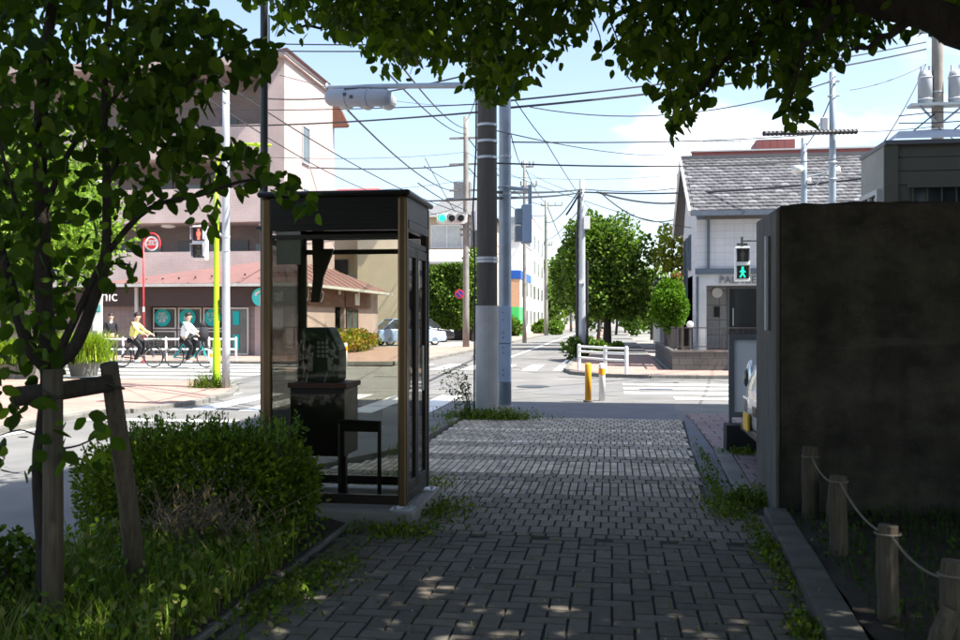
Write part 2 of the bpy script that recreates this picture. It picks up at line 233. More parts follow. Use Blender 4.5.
# ---------------------------------------------------------------- foliage
GREEN = [(.040, .085, .016), (.055, .105, .02), (.030, .066, .014), (.07, .12, .025)]
def leaves(name, P, size, m, parent=None, tones=GREEN, droop=.7, normals=None, wid=.36, svar=.3, up=False, tv=.25, fine=False):
    P = np.asarray(P, float); n = len(P); R = RNG
    s = size * (1 + R.uniform(-svar, svar, n))[:, None]
    d = R.normal(size=(n, 3)); d /= np.linalg.norm(d, axis=1)[:, None]
    d[:, 2] += (1 if up else -1) * droop * 1.6; 
    if normals is not None: d = d * .7 + normals * .6
    d /= np.linalg.norm(d, axis=1)[:, None]
    q = R.normal(size=(n, 3)); sd_ = np.cross(d, q); sd_ /= np.linalg.norm(sd_, axis=1)[:, None]; nn = np.cross(d, sd_)
    w = wid * (1 + R.uniform(-.15, .15, n))[:, None]; fold = R.uniform(.05, .22, n)[:, None]; curl = R.uniform(-.05, .2, n)[:, None]
    def pt(a, b, c): return P + s * (d * a + sd_ * b + nn * c)
    V = np.stack([pt(0, 0, 0), P + s * (d * .28 + sd_ * w * .92 + nn * fold * w * 1.6), P + s * (d * .66 + sd_ * w * .72 + nn * (fold * w + curl * .4)), P + s * (d * 1.0 + nn * curl),
                  P + s * (d * .66 - sd_ * w * .72 + nn * (fold * w + curl * .4)), P + s * (d * .28 - sd_ * w * .92 + nn * fold * w * 1.6)], 1).reshape(-1, 3)
    K = 6
    if fine:                      # rounder outline, each half of the blade one planar face
        K = 10; ax = [.10, .34, .62, .85]; bw = [.55, 1.0, .86, .42]; Lf = [P + s * (d * a + (sd_ + nn * fold * 1.6) * w * b_) for a, b_ in zip(ax, bw)]; Rt = [P + s * (d * a + (-sd_ + nn * fold * 1.6) * w * b_) for a, b_ in zip(ax, bw)]
        V = np.stack([P] + Lf + [P + s * d] + Rt[::-1], 1).reshape(-1, 3)
    if parent is not None: o0 = np.array(wloc(parent))
    else: o0 = np.array([V[:, 0].mean(), V[:, 1].mean(), V[:, 2].min()])
    V -= o0
    me = bpy.data.meshes.new(name); me.vertices.add(K * n); me.vertices.foreach_set('co', V.ravel()); hl = K // 2 + 1; me.loops.add(2 * hl * n); me.polygons.add(2 * n)
    base = (np.arange(n) * K)[:, None]; idx = np.concatenate([base + list(range(hl)), base + [0] + list(range(hl - 1, K))] if False else [base + np.arange(hl), base + np.array([0] + list(range(hl - 1, K)))], 1).ravel(); me.loops.foreach_set('vertex_index', idx)
    me.polygons.foreach_set('loop_start', np.arange(2 * n) * hl)
    try: me.polygons.foreach_set('loop_total', np.full(2 * n, hl))
    except Exception: pass
    T = np.array(tones)[R.integers(0, len(tones), n)] * (1 + R.uniform(-tv, tv, n))[:, None]
    at = me.attributes.new('tone', 'FLOAT_COLOR', 'POINT'); at.data.foreach_set('color', np.c_[np.repeat(T, K, 0), np.ones(K * n)].ravel())
    me.update(); me.validate(); me.materials.append(m); o = bpy.data.objects.new(name, me); C.objects.link(o)
    if parent is not None: o.parent = parent
    else: o.location = o0
    return o
def crown_pts(c, r, n, lumps=26, lr=.34, fill=.25, zmin=None):
    c = np.array(c, float); r = np.array(r, float); P = []; Nn = []
    a = RNG.normal(size=(lumps, 3)); a /= np.linalg.norm(a, axis=1)[:, None]; cen = a * RNG.uniform(.5, .8, lumps)[:, None]
    k = RNG.integers(0, lumps, n); e = RNG.normal(size=(n, 3)); e /= np.linalg.norm(e, axis=1)[:, None]; rad = lr * RNG.uniform(.75, 1.25, lumps)[k] * np.where(RNG.random(n) < fill, RNG.uniform(.2, 1, n), RNG.uniform(.85, 1.08, n))
    P = c + (cen[k] + e * rad[:, None]) * r
    nr = e + cen[k]; nr /= np.linalg.norm(nr, axis=1)[:, None]
    if zmin is not None: s = P[:, 2] > zmin; P = P[s]; nr = nr[s]
    return P, nr
def inpoly(x, y, poly):
    x = np.asarray(x); y = np.asarray(y); c = np.zeros(len(x), bool); n = len(poly)
    for i in range(n):
        x0, y0 = poly[i]; x1, y1 = poly[(i + 1) % n]
        c ^= ((y0 > y) != (y1 > y)) & (x < (x1 - x0) * (y - y0) / ((y1 - y0) or 1e-9) + x0)
    return c
def grass(name, pts, h, m, parent=None, w=.006, lean=.5, tones=GREEN, tv=.3):
    pts = np.asarray(pts, float); n = len(pts); R = RNG; H = h * R.uniform(.35, 1.1, n)[:, None]; a = R.uniform(0, 2 * np.pi, n); d = np.c_[np.cos(a), np.sin(a), np.zeros(n)]; s = np.c_[-np.sin(a), np.cos(a), np.zeros(n)]
    L = R.uniform(.1, lean, n)[:, None] * H; Wd = w * R.uniform(.6, 1.4, n)[:, None]; Z = np.array([0, 0, 1.])
    V = np.stack([pts - s * Wd, pts + s * Wd, pts + s * Wd * .8 + Z * H * .6 + d * L * .35, pts - s * Wd * .8 + Z * H * .6 + d * L * .35, pts + Z * H + d * L], 1).reshape(-1, 3)
    o0 = np.array(wloc(parent)) if parent is not None else np.array([V[:, 0].mean(), V[:, 1].mean(), 0.]); V -= o0
    b = np.arange(n)[:, None] * 5; F = [tuple(r) for r in (b + [0, 1, 2, 3]).tolist()] + [tuple(r) for r in (b + [3, 2, 4]).tolist()]
    me = bpy.data.meshes.new(name); me.from_pydata(V.tolist(), [], F); T = np.array(tones)[R.integers(0, len(tones), n)] * (1 + R.uniform(-tv, tv, n))[:, None]
    at = me.attributes.new('tone', 'FLOAT_COLOR', 'POINT'); at.data.foreach_set('color', np.c_[np.repeat(T, 5, 0), np.ones(5 * n)].ravel()); me.materials.append(m)
    o = bpy.data.objects.new(name, me); C.objects.link(o)
    if parent is not None: o.parent = parent
    else: o.location = o0
    return o
def ST(name, mb, m, **k): return tag(mb.build(name, m, **k), kind='structure')
# ================================================================ ground, roads and pavements
def poly(mb, pts, z): mb.add([(p[0], p[1], z) for p in pts], [tuple(range(len(pts)))])
b = MB(); poly(b, [(-900, -60), (900, -60), (900, 1400), (-900, 1400)], -.10); ST('ground', b, M['hill'])
b = MB(); poly(b, [(-60, -12), (60, -12), (60, 30), (-60, 30)], -.03); poly(b, [(-7.2, 30), (-1.2, 30), (-1.2, 420), (-7.2, 420)], -.03); ST('road', b, M['asphalt'])
b = MB(); poly(b, [(-2.25, 14.25), (1.0, 14.25), (1.1, 17.2), (-2.3, 17.2)], -.024); ST('road_shade', b, M['asphalt_shade_gutter'])  # shade on the road, painted as a darker bluish patch
def slab(name, pts, z0, z1, m): b = MB(); b.prism([(p[0], p[1]) for p in pts], z0, z1); return ST(name, b, m)
def kerbline(name, pts, w, z0, z1, m, L=.6):           # kerb of separate stones with open joints
    b = MB()
    for i in range(len(pts) - 1):
        p, q = Vector((*pts[i], 0)), Vector((*pts[i + 1], 0)); d = q - p; n = max(1, round(d.length / L)); u = d.normalized(); s = Vector((-u.y, u.x, 0)) * w / 2
        for k in range(n):
            a0 = p + d * (k / n) + u * .004; a1 = p + d * ((k + 1) / n) - u * .004; dz = random.uniform(-.004, .004)
            b.tone = (1,) * 3; vs = [a0 - s, a1 - s, a1 + s, a0 + s]; b.prism([(v.x, v.y) for v in vs], z0, z1 + dz)
    return ST(name, b, m, bevel=.012)
# pavement we stand on: every paver is geometry, tone is paver colour plus painted shade, deep under the tree, lighter beyond
b = MB(); XL, XR = -2.28, 1.03
def paver(x0, y0, x1, y1, t):
    g = .0038; t *= random.uniform(.74, 1.22); w = random.uniform(.97, 1.04); b.tone = (t * 1.22 * w, t * 1.06, t * .84 / w); dz = random.uniform(-.0035, .0015); c = .004
    x0 += g; y0 += g; x1 -= g; y1 -= g; j = [random.uniform(-.0015, .0015) for _ in range(4)]
    b.add([(x0, y0, -.03), (x1, y0, -.03), (x1, y1, -.03), (x0, y1, -.03), (x0 + c + j[0], y0 + c, dz), (x1 - c, y0 + c + j[1], dz), (x1 - c + j[2], y1 - c, dz), (x0 + c, y1 - c + j[3], dz)], [(4, 5, 6, 7), (0, 1, 5, 4), (1, 2, 6, 5), (2, 3, 7, 6), (3, 0, 4, 7)])
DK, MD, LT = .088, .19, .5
def xlim(y):
    r = 1.22 if y < 7.3 else max(.80, 1.22 - (y - 7.3) * .55) if y < 8.1 else .80 + (y - 8.1) * .0385
    l = -1.9 if y < 6.7 else (-3.25 if y < 8.2 else max(-3.25, -3.25 + (y - 8.2) * .42) if y < 10.6 else -2.25)
    return l, r
def put(x0, y0, x1, y1, t):
    l, r = xlim((y0 + y1) / 2)
    if x1 < l + .05 or x0 > r - .05: return
    paver(max(x0, l), y0, min(x1, r), y1, t)
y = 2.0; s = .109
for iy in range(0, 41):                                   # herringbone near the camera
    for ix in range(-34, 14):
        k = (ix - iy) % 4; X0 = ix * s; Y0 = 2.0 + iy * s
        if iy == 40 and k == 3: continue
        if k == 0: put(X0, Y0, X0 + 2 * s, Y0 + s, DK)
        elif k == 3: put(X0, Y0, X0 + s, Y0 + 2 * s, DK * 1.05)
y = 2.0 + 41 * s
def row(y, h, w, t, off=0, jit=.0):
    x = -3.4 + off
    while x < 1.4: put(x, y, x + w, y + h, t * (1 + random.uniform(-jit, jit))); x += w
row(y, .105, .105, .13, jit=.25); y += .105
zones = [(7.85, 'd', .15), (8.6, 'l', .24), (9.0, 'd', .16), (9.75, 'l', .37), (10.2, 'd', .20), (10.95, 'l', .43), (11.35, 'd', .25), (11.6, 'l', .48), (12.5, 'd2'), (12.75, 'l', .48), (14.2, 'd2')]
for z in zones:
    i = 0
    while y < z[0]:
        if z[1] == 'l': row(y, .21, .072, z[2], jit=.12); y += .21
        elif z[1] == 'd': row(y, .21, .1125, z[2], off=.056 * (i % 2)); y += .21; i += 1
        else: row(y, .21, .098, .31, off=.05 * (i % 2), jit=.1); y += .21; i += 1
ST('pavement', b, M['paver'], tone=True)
b = MB(); poly(b, [(-3.3, -2), (1.3, -2), (1.3, 7.4), (.8, 8.2), (1.06, 14.25), (-2.3, 14.25), (-2.3, 10.7), (-3.3, 8.3)], -.013); ST('pavement_bed', b, M['joint'])
kerbline('kerb_bed_right', [(1.05, 2), (1.06, 4.4), (1.23, 7.35)], .17, -.05, .075, M['kerbd'], .6)  # darker concrete than the other kerbs
kerbline('kerb_road_left', [(-3.38, -2), (-3.38, 8.3), (-2.42, 10.7), (-2.33, 14.2)], .13, -.05, .03, M['kerb'], .6)
kerbline('kerb_path_left', [(-1.93, 2), (-1.93, 6.6)], .06, -.05, .02, M['kerb'], .6)
slab('gutter_strip', [(.84, 7.95), (1.02, 7.95), (1.15, 11), (1.17, 14.25), (1.065, 14.25), (.91, 11)], -.04, .01, M['asphalt_shade_gutter'])
kerbline('kerb_forecourt', [(1.12, 7.9), (1.24, 11.0)], .17, -.05, .03, M['kerb'], .9)
slab('forecourt_paving', [(1.21, 7.9), (6, 7.9), (6, 11.05), (1.34, 11.05)], -.05, .018, M['redpave'])
slab('forecourt_apron', [(1.18, 11.05), (6, 11.05), (6, 15.2), (1.18, 15.2)], -.05, .002, M['redpave'])
b = MB(); n = 22; vs = []; fs = []
for i in range(n + 1):
    for j in range(n + 1):
        X = -3.3 + 1.38 * i / n; Y = -1 + 7.6 * j / n; vs.append((X, Y, .02 + .03 * random.random() + .05 * math.sin(i / n * math.pi)))
for i in range(n):
    for j in range(n): a = i * (n + 1) + j; fs.append((a, a + n + 1, a + n + 2, a + 1))
b.add(vs, fs); ST('planting_bed_soil', b, M['soil'], smooth=True)
b = MB(); vs = []; fs = []; n = 26
for i in range(n + 1):
    for j in range(n + 1):
        vs.append((1.12 + .0045 * j + 5 * i / n, 1.2 + 6.15 * j / n, .03 + .04 * random.random()))
for i in range(n):
    for j in range(n): a = i * (n + 1) + j; fs.append((a, a + n + 1, a + n + 2, a + 1))
b.add(vs, fs); ST('shaded_soil', b, M['soil'], smooth=True)
# pink pavements across the junction
cor = [G(0, 412), G(60, 413), G(130, 411.5), G(200, 402), G(228, 395), G(236, 389), G(230, 384), G(200, 382)]
P1 = [(-40, -10), (-8.4, -10), (-8.3, 14.2)] + [(p.x, p.y) for p in cor[2:]] + [(cor[-1].x - 2, cor[-1].y + .3), (-40, cor[-1].y + 1.2)]
slab('pavement_corner_left', P1, -.06, .03, M['pinkpave'])
kerbline('kerb_corner_left', [(-8.3, -10), (-8.25, 14.2)] + [(p.x, p.y) for p in cor[2:]], .15, -.06, .045, M['kerb'], .6)
P2 = [(-40, 31.2), (-10, 31), (-7.6, 31.6), (-6.9, 33.5), (-6.75, 60), (-7.0, 400), (-30, 400), (-40, 60)]
slab('pavement_far_left', P2, -.06, .06, M['pinkpave']); kerbline('kerb_far_left', [(-40, 31.1), (-10, 30.9), (-7.5, 31.5), (-6.8, 33.4), (-6.65, 60), (-6.9, 200)], .2, -.06, .075, M['kerb'], 1.2)
P3 = [(-1.3, 28), (-1.0, 26.3), (-.2, 25.3), (1, 24.9), (40, 24.6), (40, 27.5), (1.5, 28), (1.55, 40), (1.6, 400), (-1.7, 400), (-1.35, 40)]
slab('pavement_far_right', P3, -.06, .06, M['pinkpave']); kerbline('kerb_far_right', [(-1.75, 200), (-1.4, 40), (-1.36, 28), (-1.05, 26.2), (-.2, 25.2), (1, 24.8), (40, 24.5)], .16, -.06, .07, M['kerb'], 1.2)
b = MB(); poly(b, [(1.6, 28.5), (40, 28), (40, 60), (1.6, 60)], .02); ST('yard_ground', b, M['gravel'])
b = MB(); poly(b, [(-.9, 38), (1.5, 38), (1.5, 220), (-.9, 220)], .068); ST('path', b, M['asphalt'])
b = MB(); poly(b, [(-30, 48), (-8.3, 48), (-8.3, 64), (-30, 64)], .066); ST('car_park', b, M['gravel'])
# road markings
b = MB(); z = -.022
for k in range(8):
    x = -9.0 + .93 * k
    if x + .45 < -2.6: 
        for u0, u1 in ((0, .33), (.345, .7), (.71, 1)): poly(b, [(x + random.uniform(-.01, .01), 14.9 + 3.7 * u0), (x + .45, 14.9 + 3.7 * u0), (x + .45, 14.9 + 3.7 * u1), (x + random.uniform(-.01, .01), 14.9 + 3.7 * u1)], z)
ST('crosswalk_near_left', b, M['paint'])
b = MB()
for k in range(4): y0 = 18.2 + 1.3 * k; poly(b, [(.25 if k else 1.2, y0), (5.5, y0 - .05), (5.5, y0 + .55), (.25 if k else 1.2, y0 + .58)], z)
ST('crosswalk_right', b, M['paint'])
b = MB()
for k in range(5): y0 = 22.9 + 1.75 * k; poly(b, [(-17.5, y0), (-9.7, y0), (-9.7, y0 + .7), (-17.5, y0 + .7)], z)
ST('crosswalk_left', b, M['paint'])
b = MB()
for k in range(6): x = -6.5 + .95 * k; poly(b, [(x, 28.0), (x + .45, 28.0), (x + .45, 31.6), (x, 31.6)], -.018)
ST('crosswalk_far', b, M['paint'])
b = MB(); poly(b, [(-8.0, 13.2), (-5.6, 13.2), (-5.6, 13.55), (-8.0, 13.55)], z); poly(b, [(-4.2, 34), (-4.05, 34), (-4.05, 120), (-4.2, 120)], z); poly(b, [(-1.75, 33), (-1.62, 33), (-1.62, 120), (-1.75, 120)], z)
poly(b, [(-8.02, -5), (-7.88, -5), (-7.88, 12.5), (-8.02, 12.5)], z); ST('road_lines', b, M['paint'])
b = MB(); b.disc(G(533, 386.5, -.022), (0, 0, 1), .38, .006); tag(b.build('manhole_cover', M['darksteel']), 'round dark iron cover set in the sunlit junction asphalt', 'manhole cover')
b = MB(); poly(b, [(-1.6, 19.2), (.1, 19.0), (.2, 21.6), (-1.5, 21.8)], -.025); poly(b, [(-6.2, 20.4), (-3.4, 20.2), (-3.3, 22.0), (-6.1, 22.3)], -.025); poly(b, [(-4.9, 38), (-4.3, 38), (-4.3, 75), (-4.9, 75)], -.025); poly(b, [(-6.6, 8.0), (-5.9, 8.0), (-5.8, 12.4), (-6.5, 12.4)], -.025); ST('road_patch', b, mat('patch_asphalt', (.16, .16, .158), .9, .15, 3, .5, bscale=90))
b = MB()
for k in range(14):
    x, y = random.uniform(-7.5, 2), random.uniform(15, 30); pts = [(x, y, -.0265)]
    for j in range(9): x += random.uniform(-.1, .45); y += random.uniform(-.3, .3); pts.append((x, y, -.0265))
    b.tube(pts, .006, 4)
ST('road_cracks', b, M['joint'])
# ================================================================ buildings
def bldg(name, loc, label): return empty(name, loc, label, 'building')
def window(parent, x0, x1, z0, z1, y, face='y', frame='alu', pane='wing', t=.06, bars=(1, 1), out=-1):
    """window on a wall whose outside is towards -Y ('y') or +X ('x')"""
    f = MB(); g = MB(); w = .06
    def bx(mb, a0, a1, c0, c1, d0, d1):
        if face == 'y': mb.box((a0, y - d1, c0), (a1, y - d0, c1))
        elif face == 'x': mb.box((y + d0, a0, c0), (y + d1, a1, c1))
        else: mb.box((y - d1, a0, c0), (y - d0, a1, c1))
    bx(g, x0, x1, z0, z1, .004, .02)
    bx(f, x0 - w, x1 + w, z1, z1 + w, 0, t); bx(f, x0 - w, x1 + w, z0 - w, z0, 0, t + .03); bx(f, x0 - w, x0, z0, z1, 0, t); bx(f, x1, x1 + w, z0, z1, 0, t)
    for i in range(1, bars[0]): xm = x0 + (x1 - x0) * i / bars[0]; bx(f, xm - w / 2, xm + w / 2, z0, z1, .02, t - .01)
    for i in range(1, bars[1]): zm = z0 + (z1 - z0) * i / bars[1]; bx(f, x0, x1, zm - w / 2, zm + w / 2, .02, t - .012)
    fo = f.build('window', M[frame], parent); g.build('pane', M[pane], fo); return fo
def part(name, m, parent, *boxes, **k):
    b = MB()
    for q in boxes: b.box(*q)
    return b.build(name, M[m], parent, **k)
# --- clinic podium
cl = bldg('clinic', (-16, 36, 0), 'single storey clinic with brown fascia, teal round window signs and pink hipped roof')
part('wall', 'greytile', cl, ((-27, 36.1, 0), (-19.0, 37.9, 2.1)), ((-15.45, 36.1, 0), (-14.3, 37.9, 2.1)))
part('wall', 'pinkw', cl, ((-14.3, 36.08, 0), (-12.5, 41.2, 2.1)), ((-12.9, 43.8, 0), (-12.5, 49, 2.95)), ((-13.6, 41.2, 0), (-12.55, 43.8, .06)))
part('fascia', 'brownf', cl, ((-27, 35.85, 2.06), (-12.42, 36.4, 2.84)), ((-13.0, 36.4, 2.06), (-12.42, 37.0, 2.84)))
part('fascia', 'brownp', cl, ((-13.6, 37.0, 2.1), (-12.40, 47.2, 2.95)))
part('eave_gutter', 'lightb', cl, ((-27, 35.3, 2.84), (-11.9, 35.42, 2.96)), ((-11.95, 35.42, 2.84), (-11.83, 49.6, 2.96)), ((-19.3, 35.75, 0.0), (-19.18, 35.85, 2.84)))
part('soffit', 'lightb', cl, ((-27, 35.42, 2.86), (-11.95, 36.8, 2.9)), ((-13.4, 36.8, 2.86), (-11.95, 49.5, 2.9)))
b = MB(); A, B_, Cc, Dd, E, F, H = (-21, 35.35, 2.97), (-11.88, 35.35, 2.97), (-11.88, 49.6, 2.97), (-13.75, 45.2, 4.0), (-13.75, 38, 4.1), (-20.6, 38, 3.05), (-13.75, 50, 3.2)
b.quad(A, B_, E, F); b.quad(B_, Cc, Dd, E); b.quad(Cc, H, Dd)
for i in range(1, 9): X = -21 + i * 1.05; zt = 3.05 + (X + 20.6) / 6.85 * 1.05; b.tube([(X, 35.35, 3.0), (min(X, -13.8), 37.98, max(zt, 3.08) + .02)], .02, 5)
for i in range(1, 12): Y = 35.6 + i * 1.15; b.tube([(-11.9, Y, 2.99), (-13.7, min(Y + .0, 48), 4.05 if Y < 45 else 4.0 - (Y - 45) * .2)], .02, 5)
b.build('roof', M['pinkroof'], cl)
b = MB()
for x0 in (-20.4, -19.3, -18.2): pass
wx = [(-18.85, -17.95), (-17.75, -16.85), (-16.65, -15.75)]
part('recess_wall', 'recess', cl, ((-19.0, 36.7, 0), (-15.45, 37.9, 2.1)))
for i, (a0, a1) in enumerate(wx):
    w = window(cl, a0, a1, 1.18, 1.95, 36.6, frame='lightb', pane='glassd'); window(cl, a0, a1, .1, 1.0, 36.6, frame='lightb', pane='glassd')
    d = MB(); d.disc(((a0 + a1) / 2 - .1, 36.56, 1.60), (0, 1, 0), .36, .02); dd = d.build('round_sign', M['teal'], cl)
    text(('内科\n小児科\n皮膚', '土曜\n診療', 'からだ\nこころ\nケア')[i], ((a0 + a1) / 2 - .1, 36.53, 1.60), (1, 0, 0), (0, 0, 1), .17, M['white'], dd, depth=.004)
w = window(cl, -15.3, -14.6, .15, 1.95, 36.08, frame='alu', pane='wing'); part('poster', 'teal', cl, ((-15.2, 36.03, 1.3), (-14.95, 36.055, 1.85))); part('poster', 'teal', cl, ((-15.2, 36.03, .3), (-14.95, 36.055, .9)))
text('Clinic', W(101, 37.75, 2.45) , (1, 0, 0), (0, 0, 1), .62, M['white'], cl, align='CENTER')
d = MB(); d.disc((-13.93, 35.8, 2.42), (0, 1, 0), .37, .05); dd = d.build('round_sign', M['tealb'], cl)
d = MB(); d.tube([(-13.93, 35.765, 2.08), (-13.93, 35.765, 2.5)], .035, 8); 
for k in range(7): a = math.pi * (k / 6); d.ball((-13.93 + .2 * math.cos(a), 35.765, 2.5 + .14 * math.sin(a)), (.05, .012, .05), 8, 5)
d.build('tree_mark', M['white'], dd)
text('誠', (-13.2, 35.83, 2.42), (1, 0, 0), (0, 0, 1), .42, M['white'], cl)
text('クリニック', (-12.37, 37.55, 2.5), (0, 1, 0), (0, 0, 1), .66, M['white'], cl)
part('poster', 'white', cl, ((-13.9, 36.04, 1.1), (-13.1, 36.075, 1.95)))
part('sign_board', 'white', cl, ((-12.39, 44.1, 2.22), (-12.36, 44.9, 2.8)))
for yy in (38.2, 41.2, 44.5): d = MB(); d.tube([(-12.3, yy, 2.66), (-12.3, yy, 2.86)], .07, 8); d.build('eave_lamp', M['white'], cl)
part('porch_post', 'pinkw', cl, ((-12.62, 42.4, .0), (-12.40, 42.55, 2.84)))
w = window(cl, 43.0, 44.9, .9, 2.0, -12.5, face='x', frame='brownp', pane='wing', bars=(2, 1))
part('door', 'glassd', cl, ((-12.98, 41.3, .06), (-12.9, 43.6, 2.1)))
b = MB()
for k in range(11): b.ball((-19.5 + k * .7, 35.8, 3.12 + .03 * k), .05, 6, 4)
tag(b.build('snow_stops', M['brownf'], cl), kind='stuff')
# --- pink apartment block
ap = bldg('apartment_block', (-20, 42, 0), 'pink tiled four storey apartment block with open access corridors')
part('wall', 'pinkw', ap, ((-14.5, 38.0, 2.4), (-13.75, 45.2, 12.6)), ((-40, 40.2, 2.4), (-14.5, 45.2, 12.3)))
for i, (z0, z1) in enumerate(((2.5, 4.44), (5.7, 7.15), (8.45, 9.85))): part('parapet', 'pink', ap, ((-40, 38.03, z0), (-14.5, 38.25, z1)), ((-40, 38.25, z0), (-14.5, 40.2, z0 + .25)))
for z0, z1 in ((4.44, 5.7), (7.15, 8.45), (9.85, 12.2)): part('corridor_wall', 'recess', ap, ((-40, 40.05, z0 - 1.4), (-14.5, 40.19, z1)))  # corridor tile is the parapet pink darkened, its shade put in the colour
part('roof_slab', 'pinkw', ap, ((-40.3, 37.6, 12.3), (-14.5, 45.2, 12.62)), ((-14.5, 37.6, 12.6), (-13.6, 45.3, 12.85)))
b = MB(); b.quad((-14.9, 37.5, 12.64), (-13.45, 37.5, 12.9), (-13.45, 45.4, 12.9), (-14.9, 45.4, 12.64)); b.build('roof_edge', M['pinkroof'], ap)
b = MB(); b.extr([(0, 12.55), (.12, 12.6), (.78, 11.2), (.7, 11.1), (0, 11.1)], (-13.75, 44.9, 0), (1, 0, 0), (0, 0, 1), (0, .3, 0)); b.build('eave', M['brownp'], ap)
window(ap, 40.3, 41.2, 8.6, 10.2, -13.75, face='x', bars=(1, 1)); window(ap, 40.3, 41.2, 5.9, 7.4, -13.75, face='x'); 
for k, (xx, zz) in enumerate([(-22.5, 3.1), (-19.5, 3.1), (-17, 3.1), (-24.5, 5.8), (-20.6, 5.8), (-16.6, 5.8), (-22, 8.6), (-17.5, 8.6)]):
    d = MB(); d.box((xx, 39.98, zz), (xx + .85, 40.03, zz + 2.0)); dr = d.build('door', M['slate'], ap); d = MB(); d.box((xx + .7, 39.94, zz + 1), (xx + .75, 39.98, zz + 1.1)); d.build('handle', M['alu'], dr)
    if k < 6: d = MB(); d.box((xx + 1.2, 39.98, zz + .9), (xx + 2.2, 40.04, zz + 1.8)); d.build('corridor_window', M['wing'], ap)
for xx in (-19.4, -14.9): d = MB(); d.ball((xx, 38.9, 5.65), (.35, .2, .1), 12, 6); d.build('corridor_lamp', M['white'], ap)
d = MB()
for zz in (4.5, 5.0): pass
part('balcony_divider', 'sheet', ap, ((-28.5, 37.9, 7.2), (-27.6, 38.0, 8.4)), ((-26.0, 37.9, 4.5), (-25.4, 38.0, 5.5)))
d = MB()
for k in range(9): d.box((-23.9 + .1 * k, 38.05, 4.44), (-23.86 + .1 * k, 38.1, 5.6))
d.build('railing', M['white'], ap)
part('antenna', 'darksteel', ap, ((-15.6, 41, 12.6), (-15.54, 41.06, 15.5)))
part('meter_box', 'white', ap, ((-17.5, 37.95, 10.9), (-17.1, 38.05, 11.2)))
# --- cream house
ch = bldg('cream_house', (-15, 55, 0), 'cream rendered house with red hipped roof behind the clinic')
part('wall', 'cream', ch, ((-15.0, 54, 0), (-11.5, 56.2, 8.4)), ((-18, 55.5, 0), (-15, 56.2, 8.4)))
b = MB(); z0 = 8.4; XR_ = -12.4; b.quad((-18.5, 53.5, z0), (XR_, 53.5, z0), (-14, 55.2, 9.5), (-16.5, 55.2, 9.5)); b.quad((XR_, 53.5, z0), (XR_, 57, z0), (-14, 55.2, 9.5)); b.quad((-18.5, 57, z0), (-18.5, 53.5, z0), (-16.5, 55.2, 9.5)); b.quad((XR_, 57, z0), (-18.5, 57, z0), (-16.5, 55.2, 9.5), (-14, 55.2, 9.5)); b.box((-18.5, 53.5, 8.25), (XR_, 57, 8.39)); b.build('roof', M['redroof'], ch)
window(ch, -16.9, -16.0, 3.6, 5.2, 55.5, frame='alu', pane='glassd'); part('balcony', 'beige', ch, ((-17.4, 54.3, 3.0), (-15.05, 55.4, 3.2)), ((-15.2, 54.2, 3.2), (-15.05, 54.3, 5.5)), ((-17.4, 54.2, 5.5), (-15.05, 55.4, 5.65)))
d = MB(); d.box((-17.4, 54.22, 3.2), (-15.2, 54.26, 4.2)); d.build('balcony_panel', M['plate'], ch)
window(ch, -12.1, -11.2, 5.4, 6.6, 54, frame='alu', pane='glassd'); window(ch, -12.1, -11.2, 2.0, 3.2, 54, frame='alu', pane='glassd')
# --- house beyond the ivy
hb = bldg('grey_roofed_house', (-10, 72, 0), 'beige house with grey roof and big window above the ivy hedge')
part('wall', 'beige', hb, ((-14.5, 72, 0), (-9.4, 78, 9.6))); window(hb, -14.0, -11.6, 7.2, 8.9, 72, frame='white', pane='lightb', bars=(2, 1)); window(hb, -10.9, -10.1, 6.8, 9.0, 72, frame='alu', pane='wing')
b = MB(); b.quad((-15.2, 71.2, 9.5), (-8.9, 71.2, 9.5), (-10.6, 74.5, 11.4), (-13.2, 74.5, 11.4)); b.quad((-8.9, 71.2, 9.5), (-8.9, 78.6, 9.5), (-10.6, 75.5, 11.4), (-10.6, 74.5, 11.4)); b.quad((-15.2, 78.6, 9.5), (-15.2, 71.2, 9.5), (-13.2, 74.5, 11.4), (-13.2, 75.5, 11.4)); b.quad((-8.9, 78.6, 9.5), (-15.2, 78.6, 9.5), (-13.2, 75.5, 11.4), (-10.6, 75.5, 11.4)); b.build('roof', M['slate'], hb)
part('chimney', 'slate', hb, ((-12.6, 74, 10.8), (-11.3, 75.2, 12.6)))
gs = bldg('low_garage', (-11, 66, 0), 'low white roofed garage just above the ivy covered fence'); part('wall', 'whitew', gs, ((-15, 66, 0), (-9.3, 70, 5.5))); b = MB(); b.quad((-15.2, 65.2, 5.6), (-9.1, 65.2, 5.6), (-9.1, 70.5, 6.9), (-15.2, 70.5, 6.9)); b.box((-15.2, 65.15, 5.5), (-9.1, 65.3, 5.66)); b.build('roof', M['lightb'], gs)
